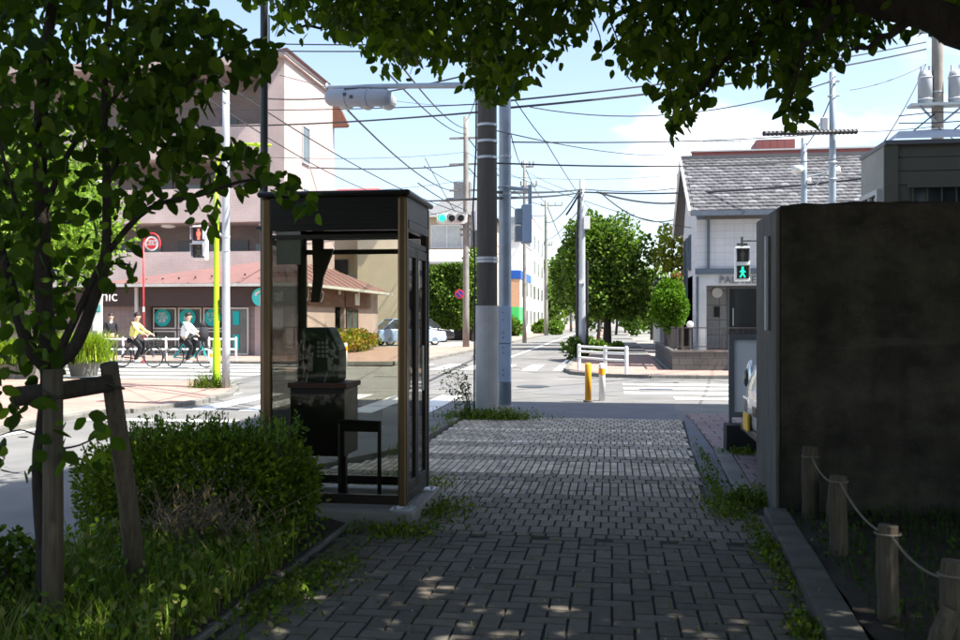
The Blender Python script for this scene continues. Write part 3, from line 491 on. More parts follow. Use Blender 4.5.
# --- right house
rh = bldg('palace_house', (7, 31, 0), 'white sided two storey house with grey tiled roof and lettered porch')
xa, xb, ya, yb = 2.72, 14, 30.9, 36.6
part('wall', 'siding', rh, ((xa, ya, 3.02), (xb, yb, 4.75)), ((xa, ya + .6, .5), (xa + .3, yb, 3.02)), ((xa + 3.2, ya + .6, .5), (xb, yb, 3.02)), ((xa, ya + 1.6, .5), (xb, yb, 3.02)))
b = MB(); b.add([(xa + .001, ya, 4.7), (xa + .001, yb, 4.7), (xa + .001, (ya + yb) / 2 + .7, 7.0), (xa + .3, ya, 4.7), (xa + .3, yb, 4.7), (xa + .3, (ya + yb) / 2 + .7, 7.0)], [(0, 2, 1), (3, 4, 5), (0, 3, 5, 2), (1, 2, 5, 4), (0, 1, 4, 3)]); b.build('gable', M['siding'], rh)
part('porch_front', 'sidingp', rh, ((xa, ya - .02, 2.62), (xb, ya + .6, 3.0)), ((xa, ya - .02, .5), (xa + .3, ya + .6, 2.62)), ((5.3, ya - .02, .5), (xb, ya + .6, 2.62)))
part('ledge', 'trim', rh, ((xa - .06, ya - .12, 2.98), (xb, ya + .0, 3.16)))
part('drain_pipe', 'trim', rh, ((xa + .32, ya - .1, 3.16), (xa + .4, ya - .02, 4.75)), ((xa - .03, ya - .1, .5), (xa + .05, ya - .03, 2.9)))
text('PALACE', (4.0, ya - .05, 2.78), (1, 0, 0), (0, 0, 1), .33, M['slate'], rh, depth=.02)
d = MB(); d.box((3.92, ya + 1.5, .5), (5.3, ya + 1.58, 2.55)); dr = d.build('door', M['glassd'], rh); d = MB(); d.box((4.02, ya + 1.4, 1.3), (4.06, ya + 1.5, 1.9)); d.build('handle', M['alu'], dr)
part('door_frame', 'slate', rh, ((3.84, ya + 1.45, .5), (3.92, ya + 1.6, 2.62)), ((3.92, ya + 1.45, 2.55), (5.3, ya + 1.6, 2.62)))
part('vestibule_wall', 'greyw', rh, ((3.02, ya + 1.5, .5), (3.84, ya + 1.598, 2.62)))
d = MB(); d.disc((3.52, ya + 1.46, 2.42), (0, 1, 0), .17, .08); d.build('wall_lamp', M['white'], rh)
part('intercom', 'darkpost', rh, ((3.42, ya + 1.44, 1.6), (3.6, ya + 1.5, 1.95)))
window(rh, ya + 2.2, ya + 2.7, 3.3, 4.4, xa, face='-x', frame='trim', pane='glassd'); window(rh, ya + 3.6, ya + 4.8, 2.2, 4.4, xa, face='-x', frame='trim', pane='glassd')
b = MB(); ex, ey, ez = xa - .25, ya - .55, 4.93; ry, rz = (ya + yb) / 2 + .7, 7.28; L = math.hypot(ry - ey, rz - ez); uy, uz = (ry - ey) / L, (rz - ez) / L; nr = 17
for i in range(nr):
    for j in range(44):
        x0 = ex + j * .27 + (.135 if i % 2 else 0); t = random.uniform(.085, .14) if random.random() < .86 else random.uniform(.14, .20); b.tone = (t, t, t * 1.05); s0, s1 = L * i / nr, L * (i + 1) / nr + .05; h0, h1 = .075 + random.uniform(-.008, .008), .02
        b.add([(x0, ey + uy * s0, ez + uz * s0 + h0), (x0 + .135, ey + uy * s0, ez + uz * s0 + h0 + .014), (x0 + .262, ey + uy * s0, ez + uz * s0 + h0 - .005), (x0, ey + uy * s1, ez + uz * s1 + h1), (x0 + .135, ey + uy * s1, ez + uz * s1 + h1 + .014), (x0 + .262, ey + uy * s1, ez + uz * s1 + h1 - .005), (x0, ey + uy * s0, ez + uz * s0), (x0 + .262, ey + uy * s0, ez + uz * s0)], [(0, 1, 4, 3), (1, 2, 5, 4), (6, 7, 2, 1, 0)])
b.tone = (.1, .1, .105); b.box((ex, ry - .12, rz - .05), (ex + 12, ry + .12, rz + .14)); b.quad((ex, ey, ez), (ex + 12, ey, ez), (ex + 12, ry, rz), (ex, ry, rz)); b.quad((ex, ry, rz), (ex + 12, ry, rz), (ex + 12, 2 * ry - ey, ez), (ex, 2 * ry - ey, ez))
b.build('roof', M['rooftile'], rh, tone=True)
part('gutter', 'trim', rh, ((ex, ey - .14, ez - .12), (ex + 12, ey - .02, ez + .02)))
b = MB(); b.extr([(0, 0), (L, 0), (L, .2), (0, .2)], (ex - .06, ey, ez - .12), (0, uy, uz), (0, -uz, uy), (.06, 0, 0)); b.extr([(0, 0), (L, 0), (L, .2), (0, .2)], (ex - .06, 2 * ry - ey, ez - .12), (0, -uy, uz), (0, uz, uy), (.06, 0, 0)); b.build('barge_board', M['white'], rh)
# --- red-brown building and balconied tower behind
rb = bldg('red_brown_building', (10, 46, 0), 'red brown clad building rising behind the grey tiled roof')
part('wall', 'redb', rb, ((4.0, 46, 0), (20, 56, 9.2))); part('parapet', 'redb', rb, ((3.8, 45.8, 9.2), (20.2, 46.0, 9.55))); part('roof_edge', 'alu', rb, ((3.75, 45.7, 9.55), (20.3, 46.1, 9.62))); part('lift_tower', 'redb', rb, ((7.0, 47, 9.3), (8.8, 49, 10.3)))
d = MB()
for k in range(12): d.tube([(4.4 + k * .35, 46.6, 9.6), (4.4 + k * .35, 46.6, 10.2)], .015, 4)
d.tube([(4.4, 46.6, 10.2), (8.2, 46.6, 10.2)], .02, 4); d.build('roof_railing', M['darksteel'], rb)
bt = bldg('balcony_tower', (3.3, 44, 0), 'brown block with small glass balconies beside the tiled house')
part('wall', 'brownp', bt, ((3.35, 42, 0), (5.5, 45, 8.2)))
for zz in (5.6, 7.2): d = MB(); d.box((2.95, 42.2, zz), (3.35, 43.6, zz + .2)); bl = d.build('balcony', M['brownp'], bt); d = MB(); d.box((2.93, 42.2, zz + .2), (2.96, 43.6, zz + .95)); d.build('balcony_panel', M['plate'], bl)
# --- pale flat-roofed house beyond the topiary
pw = bldg('pale_flat_house', (2.6, 52, 0), 'pale flat roofed house half hidden behind the round topiary'); part('wall', 'sidingp', pw, ((2.6, 52, 0), (6, 60, 3.6))); part('canopy', 'slate', pw, ((2.4, 51.4, 3.6), (6.2, 60, 3.75))); window(pw, 3.2, 3.7, 1.0, 3.0, 52, frame='white', pane='wing')
# --- beige prefabricated building above the wall
pf = bldg('beige_prefab', (5, 12.5, 0), 'shaded beige boarded building with window strip behind the concrete wall')
x0, y0 = 3.28, 11.9
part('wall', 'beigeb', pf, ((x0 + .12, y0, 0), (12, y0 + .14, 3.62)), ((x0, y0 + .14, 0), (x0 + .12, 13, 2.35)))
part('side_wall', 'sidelit', pf, ((x0, y0 + .002, 2.35), (x0 + .12, 13.0, 3.62)))  # side painted paler and front darker, light and shade put into their colours
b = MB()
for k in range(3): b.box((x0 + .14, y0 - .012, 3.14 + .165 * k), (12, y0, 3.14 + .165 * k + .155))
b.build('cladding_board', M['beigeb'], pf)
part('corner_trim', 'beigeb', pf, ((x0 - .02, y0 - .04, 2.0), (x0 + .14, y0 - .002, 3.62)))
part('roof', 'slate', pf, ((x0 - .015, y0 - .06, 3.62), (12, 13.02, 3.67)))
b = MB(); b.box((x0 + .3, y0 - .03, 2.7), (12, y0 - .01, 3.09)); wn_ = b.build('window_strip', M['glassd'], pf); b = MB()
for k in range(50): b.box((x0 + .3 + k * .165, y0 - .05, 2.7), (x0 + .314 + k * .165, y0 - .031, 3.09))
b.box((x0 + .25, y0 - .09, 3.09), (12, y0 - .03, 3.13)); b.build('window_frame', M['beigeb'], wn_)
window(pf, 12.1, 12.8, 2.65, 3.05, x0, face='-x', frame='lightb', pane='glassd', bars=(2, 1))
b = MB(); b.quad((x0 + .1, y0 - .05, 3.69), (x0 + .45, y0 + 1.0, 3.98), (12, y0 + 1.0, 3.98), (12, y0 - .05, 3.69)); b.quad((x0 + .1, 13.0, 3.69), (x0 + .1, y0 - .05, 3.69), (x0 + .45, y0 + 1.0, 3.98)); b.build('metal_sheet_roof', M['sheet'], pf)
b = MB()
for k in range(15): b.tube([(x0 + .6 + k * .5, y0 + 1.02, 3.95), (x0 + .9 + k * .5, y0 + 1.02, 4.2)], .01, 4)
for zz in (4.0, 4.1, 4.2): b.tube([(x0 + .45 + k * .45, y0 + 1.02, zz + random.uniform(-.03, .03)) for k in range(18)], .008, 4)
b.build('roof_wire', M['wire'], pf)
# --- tall building to the right, outside the picture, that shades the pavement
ob = bldg('tall_apartment', (11, 10, 0), 'plain tall rendered apartment building to the right of the pavement')
part('wall', 'conc', ob, ((6.3, 3.8, 0), (16, 14.9, 18.0)))
for k in range(5):
    for j in range(3): window(ob, 7.3 + 0, 8.6, 1.2 + 3 * k, 2.6 + 3 * k, 3.8) if j == 0 else window(ob, 6.6 + 3 * j, 7.9 + 3 * j, 1.2 + 3 * k, 2.6 + 3 * k, 3.8)
# --- street beyond: left side
def strbld(name, label, X0, X1, Y0, Y1, H, m, rows, mw='whitew', cols=4, grey=None):
    o = bldg(name, ((X0 + X1) / 2, Y0, 0), label); part('wall', m, o, ((X0, Y0, 0), (X1 - .2, Y1, H))); part('wall', mw, o, ((X1 - .2, Y0 + .01, 0), (X1, Y1, H))); part('roof_edge', 'alu', o, ((X0 - .1, Y0 - .1, H), (X1 + .1, Y1 + .1, H + .15)))
    for r in range(rows):
        for c in range(cols): yy = Y0 + (c + .3) * (Y1 - Y0) / cols; window(o, yy, yy + (Y1 - Y0) / cols * .45, 1.0 + r * 3, 2.5 + r * 3, X1, face='x', pane='glassd')
        window(o, X0 + 1, X0 + 2.4, 1.2 + r * 3, 2.6 + r * 3, Y0, pane='wing')
    return o
ws = strbld('white_shop', 'white building with blue band and salmon shutter beside the hoarding', -20, -9.0, 92, 106, 9.3, 'whitew', 2, cols=3)
part('band', 'blueh', ws, ((-13.6, 91.8, 5.6), (-8.9, 104, 6.4))); part('shutter', 'orangeh', ws, ((-12.2, 91.85, 1.5), (-9.0, 91.98, 5.5)))
b = MB(); b.box((-12, 84, 0), (-8.3, 84.1, 2.7)); b.box((-8.4, 84.1, 0), (-8.3, 90, 2.7)); tag(b.build('hoarding', M['greenh']), 'bright green sheet hoarding standing along the far street', 'hoarding')
strbld('grey_tiled_block', 'four storey block with grey tiled front and white street side', -20, -9.2, 108, 126, 13.4, 'greyw', 4, cols=3)
strbld('low_grey_house', 'low grey house with dark balcony past the tiled block', -18, -9.4, 132, 142, 8.5, 'conc', 2, cols=2)
strbld('pale_narrow_house', 'pale narrow house farthest along the street', -18, -8.6, 150, 170, 9.5, 'sidingp', 2, mw='sidingp', cols=3)
strbld('brick_red_house', 'red walled house with white gutters rising behind the near pole', -24, -14.5, 88, 91, 11.5, 'redb', 3, mw='whitew', cols=1)
strbld('far_end_block', 'hazy flat block closing the end of the street', -12, 6, 330, 340, 9, 'sidingp', 2, cols=2)
# ================================================================ concrete wall, logs, sign, van
b = MB(); xw = 1.235
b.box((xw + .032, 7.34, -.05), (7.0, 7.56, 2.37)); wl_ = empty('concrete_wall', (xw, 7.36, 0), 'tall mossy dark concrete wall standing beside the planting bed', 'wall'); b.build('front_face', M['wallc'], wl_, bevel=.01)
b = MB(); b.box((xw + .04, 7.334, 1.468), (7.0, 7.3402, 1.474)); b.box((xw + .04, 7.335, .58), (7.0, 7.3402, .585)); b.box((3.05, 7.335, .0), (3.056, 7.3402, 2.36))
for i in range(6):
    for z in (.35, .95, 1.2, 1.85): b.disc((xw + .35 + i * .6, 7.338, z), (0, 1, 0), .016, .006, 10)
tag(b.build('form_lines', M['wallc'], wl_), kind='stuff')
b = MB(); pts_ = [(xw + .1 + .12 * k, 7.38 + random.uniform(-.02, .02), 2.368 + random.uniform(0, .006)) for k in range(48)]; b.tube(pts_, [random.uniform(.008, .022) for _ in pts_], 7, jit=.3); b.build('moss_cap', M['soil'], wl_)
b = MB(); b.box((xw, 7.345, -.05), (xw + .03, 8.33, 2.35)); b.box((xw + .03, 7.562, -.05), (xw + .22, 8.32, 2.352)); b.build('end_face', M['wallend'], wl_, bevel=.012)  # end face tinted paler than the front, its stronger light put into colour
b = MB(); b.tube([(xw - .02, 7.62, 1.42), (xw - .02, 7.62, 2.16)], .022, 8); b.build('conduit', M['steelp'], wl_)
logs = [(1.44, 7.12, .57, .06, 0), (1.56, 6.95, .36, .062, .12), (1.39, 6.05, .53, .055, 0), (1.33, 4.78, .50, .05, 0), (1.485, 4.36, .44, .05, 0), (1.37, 4.30, .24, .045, .38)]
lb = ['mossy log post nearest the concrete wall tied with rope', 'short log stub leaning beside the wall post', 'round log post second along the sagging rope', 'round log post with shadowed top in mid rope run', 'log post at the right edge holding the rope end', 'broken log stake leaning against the edge post']
for (x, y, h, r, ln), la in zip(logs, lb):
    b = MB(); m = 7; b.tube([(x + ln * h * k / m + .004 * math.sin(k), y, h * k / m) for k in range(m + 1)], [r * (1 + .03 * math.sin(k * 2.1 + x * 9)) for k in range(m)] + [r * .93], 16, jit=.03)
    tag(b.build('log_post', M['wood']), la, 'post', 'log posts along the planting bed')
def sag(p, q, s, n=12): p, q = Vector(p), Vector(q); return [p + (q - p) * (k / n) - Vector((0, 0, 4 * s * (k / n) * (1 - k / n))) for k in range(n + 1)]
b = MB(); ps = [(1.44, 7.06, .5), (1.39, 5.99, .5), (1.33, 4.72, .46), (1.485, 4.30, .38), (2.6, 3.4, .4)]
for p, q in zip(ps[:-1], ps[1:]): b.tube(sag(p, q, .06), .0065, 7)
for p in ps[:-1]: b.ring((p[0], p[1] + .06, p[2]), (0, 0, 1), .058, .006, 20, 6)
tag(b.build('rope', M['rope']), 'thin rope sagging between the log posts', 'rope')
b = MB(); sgn = empty('sign_panel', (1.5, 11.1, 0), 'blank pale sign panel in dark frame on black base beside the van', 'sign')
x0, x1, yy = 1.335, 2.5, 11.05; b.box((x0, yy, .38), (x0 + .06, yy + .06, 1.33)); b.box((x1 - .06, yy, .38), (x1, yy + .06, 1.33)); b.box((x0 + .06, yy, 1.27), (x1 - .06, yy + .06, 1.33)); b.box((x0 + .06, yy, .38), (x1 - .06, yy + .06, .44)); b.box((x0, yy + .002, .0), (x0 + .035, yy + .04, .38)); b.build('frame', M['slate'], sgn)
b = MB(); b.box((x0 + .06, yy + .02, .44), (x1 - .06, yy + .04, 1.27)); b.build('panel', M['whitep'], sgn)
b = MB(); b.box((1.27, 10.75, .0), (2.4, 11.04, .32)); b.build('base', M['darkpost'], sgn, bevel=.01)
# van / cars ------------------------------------------------------------------
def car(name, label, prof, Wd, Ln, body, loc, rz, kei=False):
    """nose at local x=0 pointing -x, body runs to +x; prof = side outline of the lower body, list of (x,z)"""
    r = empty(name, (0, 0, 0), label, 'car' if not kei else 'van')
    lower, green, gh = prof
    b = MB(); n = len(lower)
    secs = [(-Wd / 2, .93, .05), (-Wd / 2 + .05, .985, .012), (-Wd / 4, 1, -.02), (0, 1, -.05), (Wd / 4, 1, -.02), (Wd / 2 - .05, .985, .012), (Wd / 2, .93, .05)]
    vs = []
    for y, sc, inset in secs:
        for x, z in lower: xx = x + (inset if x < Ln / 2 else -inset); vs.append((xx, y, .2 + (z - .2) * sc if z > .2 else z))
    fs = [(i * n + k, (i + 1) * n + k, (i + 1) * n + (k + 1) % n, i * n + (k + 1) % n) for i in range(6) for k in range(n)] + [tuple(range(n)), tuple(6 * n + k for k in range(n - 1, -1, -1))]
    b.add(vs, fs); b.build('body', body, r, smooth=True, bevel=.03)
    b = MB(); (g0, g1, g2, g3) = green; zb, zt = gh; wb, wt = Wd / 2 - .06, Wd / 2 - .17
    b.add([(g0, -wb, zb), (g3, -wb, zb), (g3, wb, zb), (g0, wb, zb), (g1, -wt, zt), (g2, -wt, zt), (g2, wt, zt), (g1, wt, zt)], [(0, 1, 5, 4), (1, 2, 6, 5), (2, 3, 7, 6), (3, 0, 4, 7), (4, 5, 6, 7)]); b.build('windows', M['glassc'], r, bevel=.03)
    b = MB(); b.box((g1 - .03, -wt - .03, zt - .01), (g2 + .03, wt + .03, zt + .05)); b.build('roof', body, r, bevel=.04)
    b = MB()
    for s in (-1, 1): b.tube([(g0, s * (wb + .0), zb), (g1, s * wt, zt)], .035, 6); b.tube([(g3, s * wb, zb), (g2, s * wt, zt)], .035, 6); b.tube([((g1 + g2) / 2, s * (wb + .005), zb), ((g1 + g2) / 2, s * wt, zt)], .03, 6)
    b.build('pillars', body, r)
    R_ = .29 if not kei else .27
    for x in (.75 if not kei else .45, Ln - .75):
        for s in (-1, 1):
            b = MB(); b.ring((x, s * (Wd / 2 - .09), R_), (0, 1, 0), R_ - .07, .08, 26, 8); t = b.build('wheel', M['rubber'], r, smooth=True); b = MB(); b.disc((x, s * (Wd / 2 - .05), R_), (0, 1, 0), R_ - .1, .1, 20); b.build('rim', M['alu'], t)
    for s in (-1, 1):
        b = MB()
        if kei: b.ball((.06, s * (Wd / 2 - .16), .86), (.05, .12, .19), 16, 12)
        else: b.ball((.2, s * (Wd / 2 - .2), .72), (.2, .16, .10), 14, 8)
        h = b.build('headlight', M['chrome'], r, smooth=True); b = MB(); b.ball((.012 if kei else .08, s * (Wd / 2 - .17), .86 if kei else .73), (.03, .07, .10), 12, 8); b.build('lens', M['glassc'], h, smooth=True)
    b = MB(); b.box((-.03, -Wd * .28, .52), (.06, Wd * .28, .62)); b.box((-.045, -Wd * .4, .3), (.1, Wd * .4, .38)); b.build('grille', M['black'], r, bevel=.01)
    if kei: b = MB(); b.box((-.015, -Wd * .42, .64), (.05, Wd * .42, .665)); b.build('chrome_strip', M['chrome'], r)
    b = MB(); b.box((-.075, -.165, .38 if not kei else .36), (-.055, .165, .55 if not kei else .53)); b.build('number_plate', M['yellow' if kei else 'white'], r)
    for s in (-1, 1): b = MB(); b.ball((g0 + .15, s * (Wd / 2 + .08), zb + .08), (.06, .1, .07), 10, 6); b.build('mirror', body, r, smooth=True)
    r.location = loc; r.rotation_euler = (0, 0, rz); return r
sedan = [(0.06, .28), (0.0, .45), (.06, .68), (.3, .80), (1.05, .92), (3.4, .95), (4.1, .90), (4.2, .6), (4.15, .3), (3.8, .22), (.5, .22)]
kv = [(0.04, .26), (0.0, .45), (.02, .80), (.10, 1.02), (.5, 1.10), (3.3, 1.1), (3.36, .7), (3.34, .3), (3.0, .2), (.4, .2)]
car('kei_van', 'silver white van nosing out from behind the wall with yellow plate', (kv, (.42, .85, 3.0, 3.3), (1.08, 1.78)), 1.46, 3.36, M['cars'], (1.42, 9.80, .02), 0, True)
p = W(441, 54, 0); car('parked_car', 'pale blue parked car nosing out beside the phone booth edge', (sedan, (.95, 1.6, 3.2, 3.9), (.92, 1.46)), 1.7, 4.2, M['carw'], (p.x, p.y, .06), math.radians(180 + 35))
p = W(450, 61, 0); car('parked_car', 'black parked car beyond the pale blue one under the ivy', (sedan, (.95, 1.6, 3.2, 3.9), (.92, 1.46)), 1.7, 4.2, M['carb'], (p.x, p.y, .06), math.radians(180 + 32))
# ================================================================ phone booth
bx0, bx1, by0, by1 = -2.62, -1.50, 6.74, 7.62
pb = empty('phone_booth', ((bx0 + bx1) / 2, (by0 + by1) / 2, 0), 'bronze framed glass phone booth standing on concrete slab by hedge', 'phone booth')
b = MB(); b.box((bx0 - .1, by0 - .1, -.03), (bx1 + .07, by1 + .12, .095)); b.build('slab', M['conc'], pb, bevel=.008)
for (x, y, m) in ((bx0, by0, 'bronze'), (bx1, by0, 'bronze'), (bx0, by1, 'bronzed'), (bx1, by1, 'bronzed')):
    b = MB(); b.cb((x + (.035 if x == bx0 else -.035), y + (.035 if y == by0 else -.035), 1.27), (.07, .07, 2.30)); po = b.build('post', M[m], pb, bevel=.018)
    b = MB(); b.cb((x + (.035 if x == bx0 else -.035), y + (.035 if y == by0 else -.035), .10), (.17, .15, .012)); 
    for sx in (-.06, .06): b.ball((x + (.035 if x == bx0 else -.035) + sx, y + (.035 if y == by0 else -.035), .115), .014, 8, 5)
    b.build('foot_plate', M['steelp'], po)
b = MB(); b.box((bx0 + .07, by0 + .01, .13), (bx1 - .07, by0 + .05, .20)); b.box((bx0 + .07, by1 - .05, .13), (bx1 - .07, by1 - .01, .20)); b.box((bx0 + .01, by0 + .07, .13), (bx0 + .05, by1 - .07, .20)); b.box((bx1 - .05, by0 + .07, .13), (bx1 - .01, by1 - .07, .20)); b.build('bottom_rail', M['bronzed'], pb, bevel=.004)
b = MB(); b.box((bx0 + .07, by0 + .015, 2.11), (bx1 - .07, by0 + .045, 2.14)); b.box((bx0 + .07, by1 - .045, 2.05), (bx1 - .07, by1 - .015, 2.09)); b.box((bx1 - .045, by0 + .07, 2.06), (bx1 - .015, by1 - .07, 2.10)); b.box((bx0 + .015, by0 + .07, 2.08), (bx0 + .045, by1 - .07, 2.12)); b.build('transom', M['bronzed'], pb)
b = MB(); b.box((bx0 + .07, by0 + .003, 2.17), (bx1 - .07, by0 + .06, 2.42)); b.box((bx0 + .07, by1 - .06, 2.17), (bx1 - .07, by1 - .003, 2.42)); b.box((bx0 + .003, by0 + .07, 2.17), (bx0 + .06, by1 - .07, 2.42)); b.build('header', M['black'], pb, bevel=.004)
b = MB(); b.box((bx1 - .06, by0 + .07, 2.25), (bx1 - .003, by1 - .07, 2.42)); b.box((bx1 - .06, by0 + .07, 2.18), (bx1 + .004, by1 - .07, 2.245)); b.build('header', M['bronzed'], pb, bevel=.004)
b = MB()
for zz in (2.22, 2.28, 2.34): b.box((bx0 + .07, by0 - .004, zz), (bx1 - .07, by0 + .003, zz + .006))
b.build('header_seam', M['bronzed'], pb)
b = MB(); b.box((bx0 - .03, by0 - .03, 2.42), (bx1 + .03, by1 + .03, 2.465)); b.build('roof', M['black'], pb, bevel=.02)
b = MB(); b.box((bx0 + .07, by0 + .02, .20), (bx1 - .07, by0 + .028, 2.11)); b.build('front_pane', M['glass'], pb)
b = MB(); b.box((bx0 + .07, by1 - .028, .20), (bx1 - .07, by1 - .02, 2.05)); b.build('rear_pane', M['glass'], pb)
b = MB(); b.box((bx0 + .025, by0 + .07, .20), (bx0 + .033, by1 - .07, 2.08)); b.build('side_pane', M['glass'], pb)
dr = MB()
for y in (by0 + .085, by0 + .37, by0 + .43, by1 - .125): dr.box((bx1 - .045, y, .20), (bx1 - .008, y + .045, 2.05))
dr.box((bx1 - .044, by0 + .13, .20), (bx1 - .009, by0 + .37, .28)); dr.box((bx1 - .044, by0 + .475, .20), (bx1 - .009, by1 - .125, .28)); dr.box((bx1 - .044, by0 + .13, 1.98), (bx1 - .009, by0 + .37, 2.05)); dr.box((bx1 - .044, by0 + .475, 1.98), (bx1 - .009, by1 - .125, 2.05))
dr = dr.build('door', M['bronzed'], pb, bevel=.004); b = MB(); b.box((bx1 - .03, by0 + .13, .28), (bx1 - .024, by0 + .37, 1.98)); b.box((bx1 - .03, by0 + .475, .28), (bx1 - .024, by1 - .125, 1.98)); b.build('door_pane', M['glass'], dr)
b = MB(); b.tube([(bx1 + .03, by0 + .45, .95), (bx1 + .03, by0 + .45, 1.3)], .011, 8); b.build('handle', M['alu'], dr)
b = MB(); b.box((bx0 + .10, by0 + .05, 1.92), (bx0 + .29, by0 + .056, 2.17)); b.build('notice_plate', M['plate'], pb)
b = MB(); b.extr([(0, 0), (.07, 0), (.10, .20), (.18, .40), (.18, .42), (.10, .42), (.10, .53), (.01, .53), (.02, .2)], (bx0 + .27, by0 + .35, 1.64), (1, 0, 0), (0, 0, 1), (0, .03, 0)); b.build('trunk_reflection', M['bronzed'], pb)  # tree trunk mirrored in the glass, shaped as a dark solid
b = MB(); b.box((bx0 + .08, by0 + .40, .42), (bx0 + .53, by1 - .08, .96)); sh = b.build('cabinet', M['black'], pb, bevel=.01); b = MB(); b.box((bx0 + .07, by0 + .38, .962), (bx0 + .55, by1 - .07, 1.0)); b.build('shelf', M['shelf'], sh)
b = MB(); b.box((bx0 + .45, by0 + .5, .095), (bx0 + .51, by0 + .56, .42)); b.build('cabinet_leg', M['black'], pb)
b = MB(); b.extr([(0, 0), (.30, 0), (.30, .26), (.22, .44), (0, .44)], (bx0 + .14, by0 + .52, 1.0), (1, 0, 0), (0, 0, 1), (0, .26, 0)); ph = b.build('telephone', M['phone'], pb, bevel=.025)
b = MB(); b.tube([(bx0 + .2, by0 + .49, 1.08), (bx0 + .185, by0 + .47, 1.18), (bx0 + .185, by0 + .47, 1.27), (bx0 + .2, by0 + .49, 1.35)], [.028, .016, .016, .028], 10); b.build('handset', M['black'], ph); b = MB(); [b.box((bx0 + .27 + .035 * i, by0 + .512, 1.2 + .035 * j), (bx0 + .293 + .035 * i, by0 + .519, 1.223 + .035 * j)) for i in range(3) for j in range(4)]; tag(b.build('keypad', M['plate'], ph), kind='stuff'); b = MB(); b.tube([(bx0 + .2, by0 + .49, 1.08), (bx0 + .19, by0 + .44, .9), (bx0 + .26, by0 + .42, .82), (bx0 + .34, by0 + .44, .95), (bx0 + .36, by0 + .5, 1.08)], .006, 6); b.build('cord', M['plate'], ph)
b = MB(); xs, ys = -2.13, 7.15; b.tube([(xs, ys, .1), (xs, ys, .67), (xs + .0, ys, .70), (xs + .32, ys, .70), (xs + .32, ys, .1)], .017, 8); b.box((xs - .01, ys - .012, .62), (xs + .33, ys + .014, .70)); b.build('lean_bar', M['black'], pb)
b = MB(); b.tube([(bx0 - .27, 7.5, .05), (bx0 - .27, 7.5, 5.6)], .032, 12); b.tube([(bx0 - .27, 7.5, .02), (bx0 - .27, 7.5, .10)], .06, 12); b.box((bx0 - .32, 7.45, 2.25), (bx0 - .08, 7.52, 2.28)); tag(b.build('slim_pole', M['darksteel']), 'slim dark steel pole rising behind the booth left edge', 'pole')
# ================================================================ poles, signals, bollards, rails
P_ = {}
def pole(key, name, label, px, D, ztop, r0, r1, m, cat='pole', bands=(), group=None):
    p = W(px, D, 0); r = empty(name, (p.x, p.y, 0), label, cat, group); P_[key] = (r, p)
    b = MB(); b.tube([(p.x, p.y, -.05)] + [(p.x, p.y, ztop * k / 6) for k in range(1, 7)], [r0 + (r1 - r0) * k / 6 for k in range(7)], 20); b.build('shaft', M[m], r, smooth=True)
    for z in bands: rr = r0 + (r1 - r0) * z / ztop; b = MB(); b.tube([(p.x, p.y, z - .02), (p.x, p.y, z + .02)], rr + .008, 20); b.build('steel_band', M['steelp'], r)
    return r, p
cp, p = pole('cp', 'concrete_pole', 'thick dark concrete utility pole with pale sheet round its foot', 487, 14.4, 11, .168, .125, 'polec', 'utility pole', (2.45, 4.0, 4.25, 4.5, 2.40, 6.5))
b = MB(); b.tube([(p.x, p.y, -.02), (p.x, p.y, 1.72)], .178, 20); b.build('foot_sheet', M['polel'], cp); b = MB(); b.tube([(p.x - .20, p.y, .1), (p.x - .19, p.y, 2.3), (p.x - .22, p.y, 3.2), (p.x - .17, p.y, 4.2), (p.x - .16, p.y, 8)], .014, 6); b.build('riser_cable', M['wire'], cp)
ta = W(327, 15.6, None, 87); ar = W(475, 14.45, None, 85)
b = MB(); b.tube([W(492, 14.4, None, 85), ar, (ta + ar) / 2, ta], [.05, .05, .042, .036], 12); b.ring(ar, (1, 0, 0), .06, .02); b.ring(ta, (1, 0, 0), .05, .02); b.ring(W(383, 15.2, None, 87), (1, 0, 0), .05, .02, 16, 6); b.build('signal_arm', M['steel'], cp)
b = MB(); sx0, sx1 = W(327.5, 15.5, None, 97.5), W(390.5, 15.1, None, 97.5); d = (sx1 - sx0).normalized(); Ls = (sx1 - sx0).length
up = Vector((0, 0, 1)); nn = d.cross(up)
b.tube([sx0, sx0 + d * .06, sx0 + d * .30, sx0 + d * .34, sx0 + d * .64, sx0 + d * .68, sx0 + d * (Ls - .08), sx1], [.10, .14, .145, .148, .148, .145, .142, .10], 20)
for k in (.33, .66): b.ring(sx0 + d * Ls * k, d, .145, .012, 24, 6)
sg = b.build('road_signal', M['sigw'], cp, smooth=True); b = MB()
for k in (.17, .5, .83): b.tube([sx0 + d * Ls * k - nn * .10, sx0 + d * Ls * k - nn * .36], .135, 18, cap=False)
b.build('visor', M['plate'], sg); b = MB(); b.cb(sx0 + d * .52 + nn * .15 + Vector((0, 0, -.02)), (.05, .03, .05)); b.cb(sx0 + d * .4 + nn * .15 + Vector((0, 0, .02)), (.05, .03, .05)); b.tube([sx0 + d * .4 + nn * .1, sx0 + d * .38 + nn * .12 + up * .12, W(383, 15.2, None, 88)], .012, 6); b.build('latch', M['darksteel'], sg)
sp, p = pole('sp', 'signal_pole', 'pale blue steel signal pole beside the thick concrete pole', 505, 15.2, 5.6, .105, .095, 'steel', 'pole', (4.16, 2.05 + 1.5))
b = MB(); b.box((p.x - .115, p.y - .25, .50), (p.x + .115, p.y - .09, 1.12)); b.box((p.x - .12, p.y - .26, 1.125), (p.x + .12, p.y - .09, 1.72)); cbx = b.build('control_box', M['bluebox'], sp, bevel=.012); b = MB()
for zz in (.62, .70, .98, 1.06, 1.22, 1.3, 1.5, 1.62): b.ball((p.x, p.y - .262, zz), .010, 6, 4)
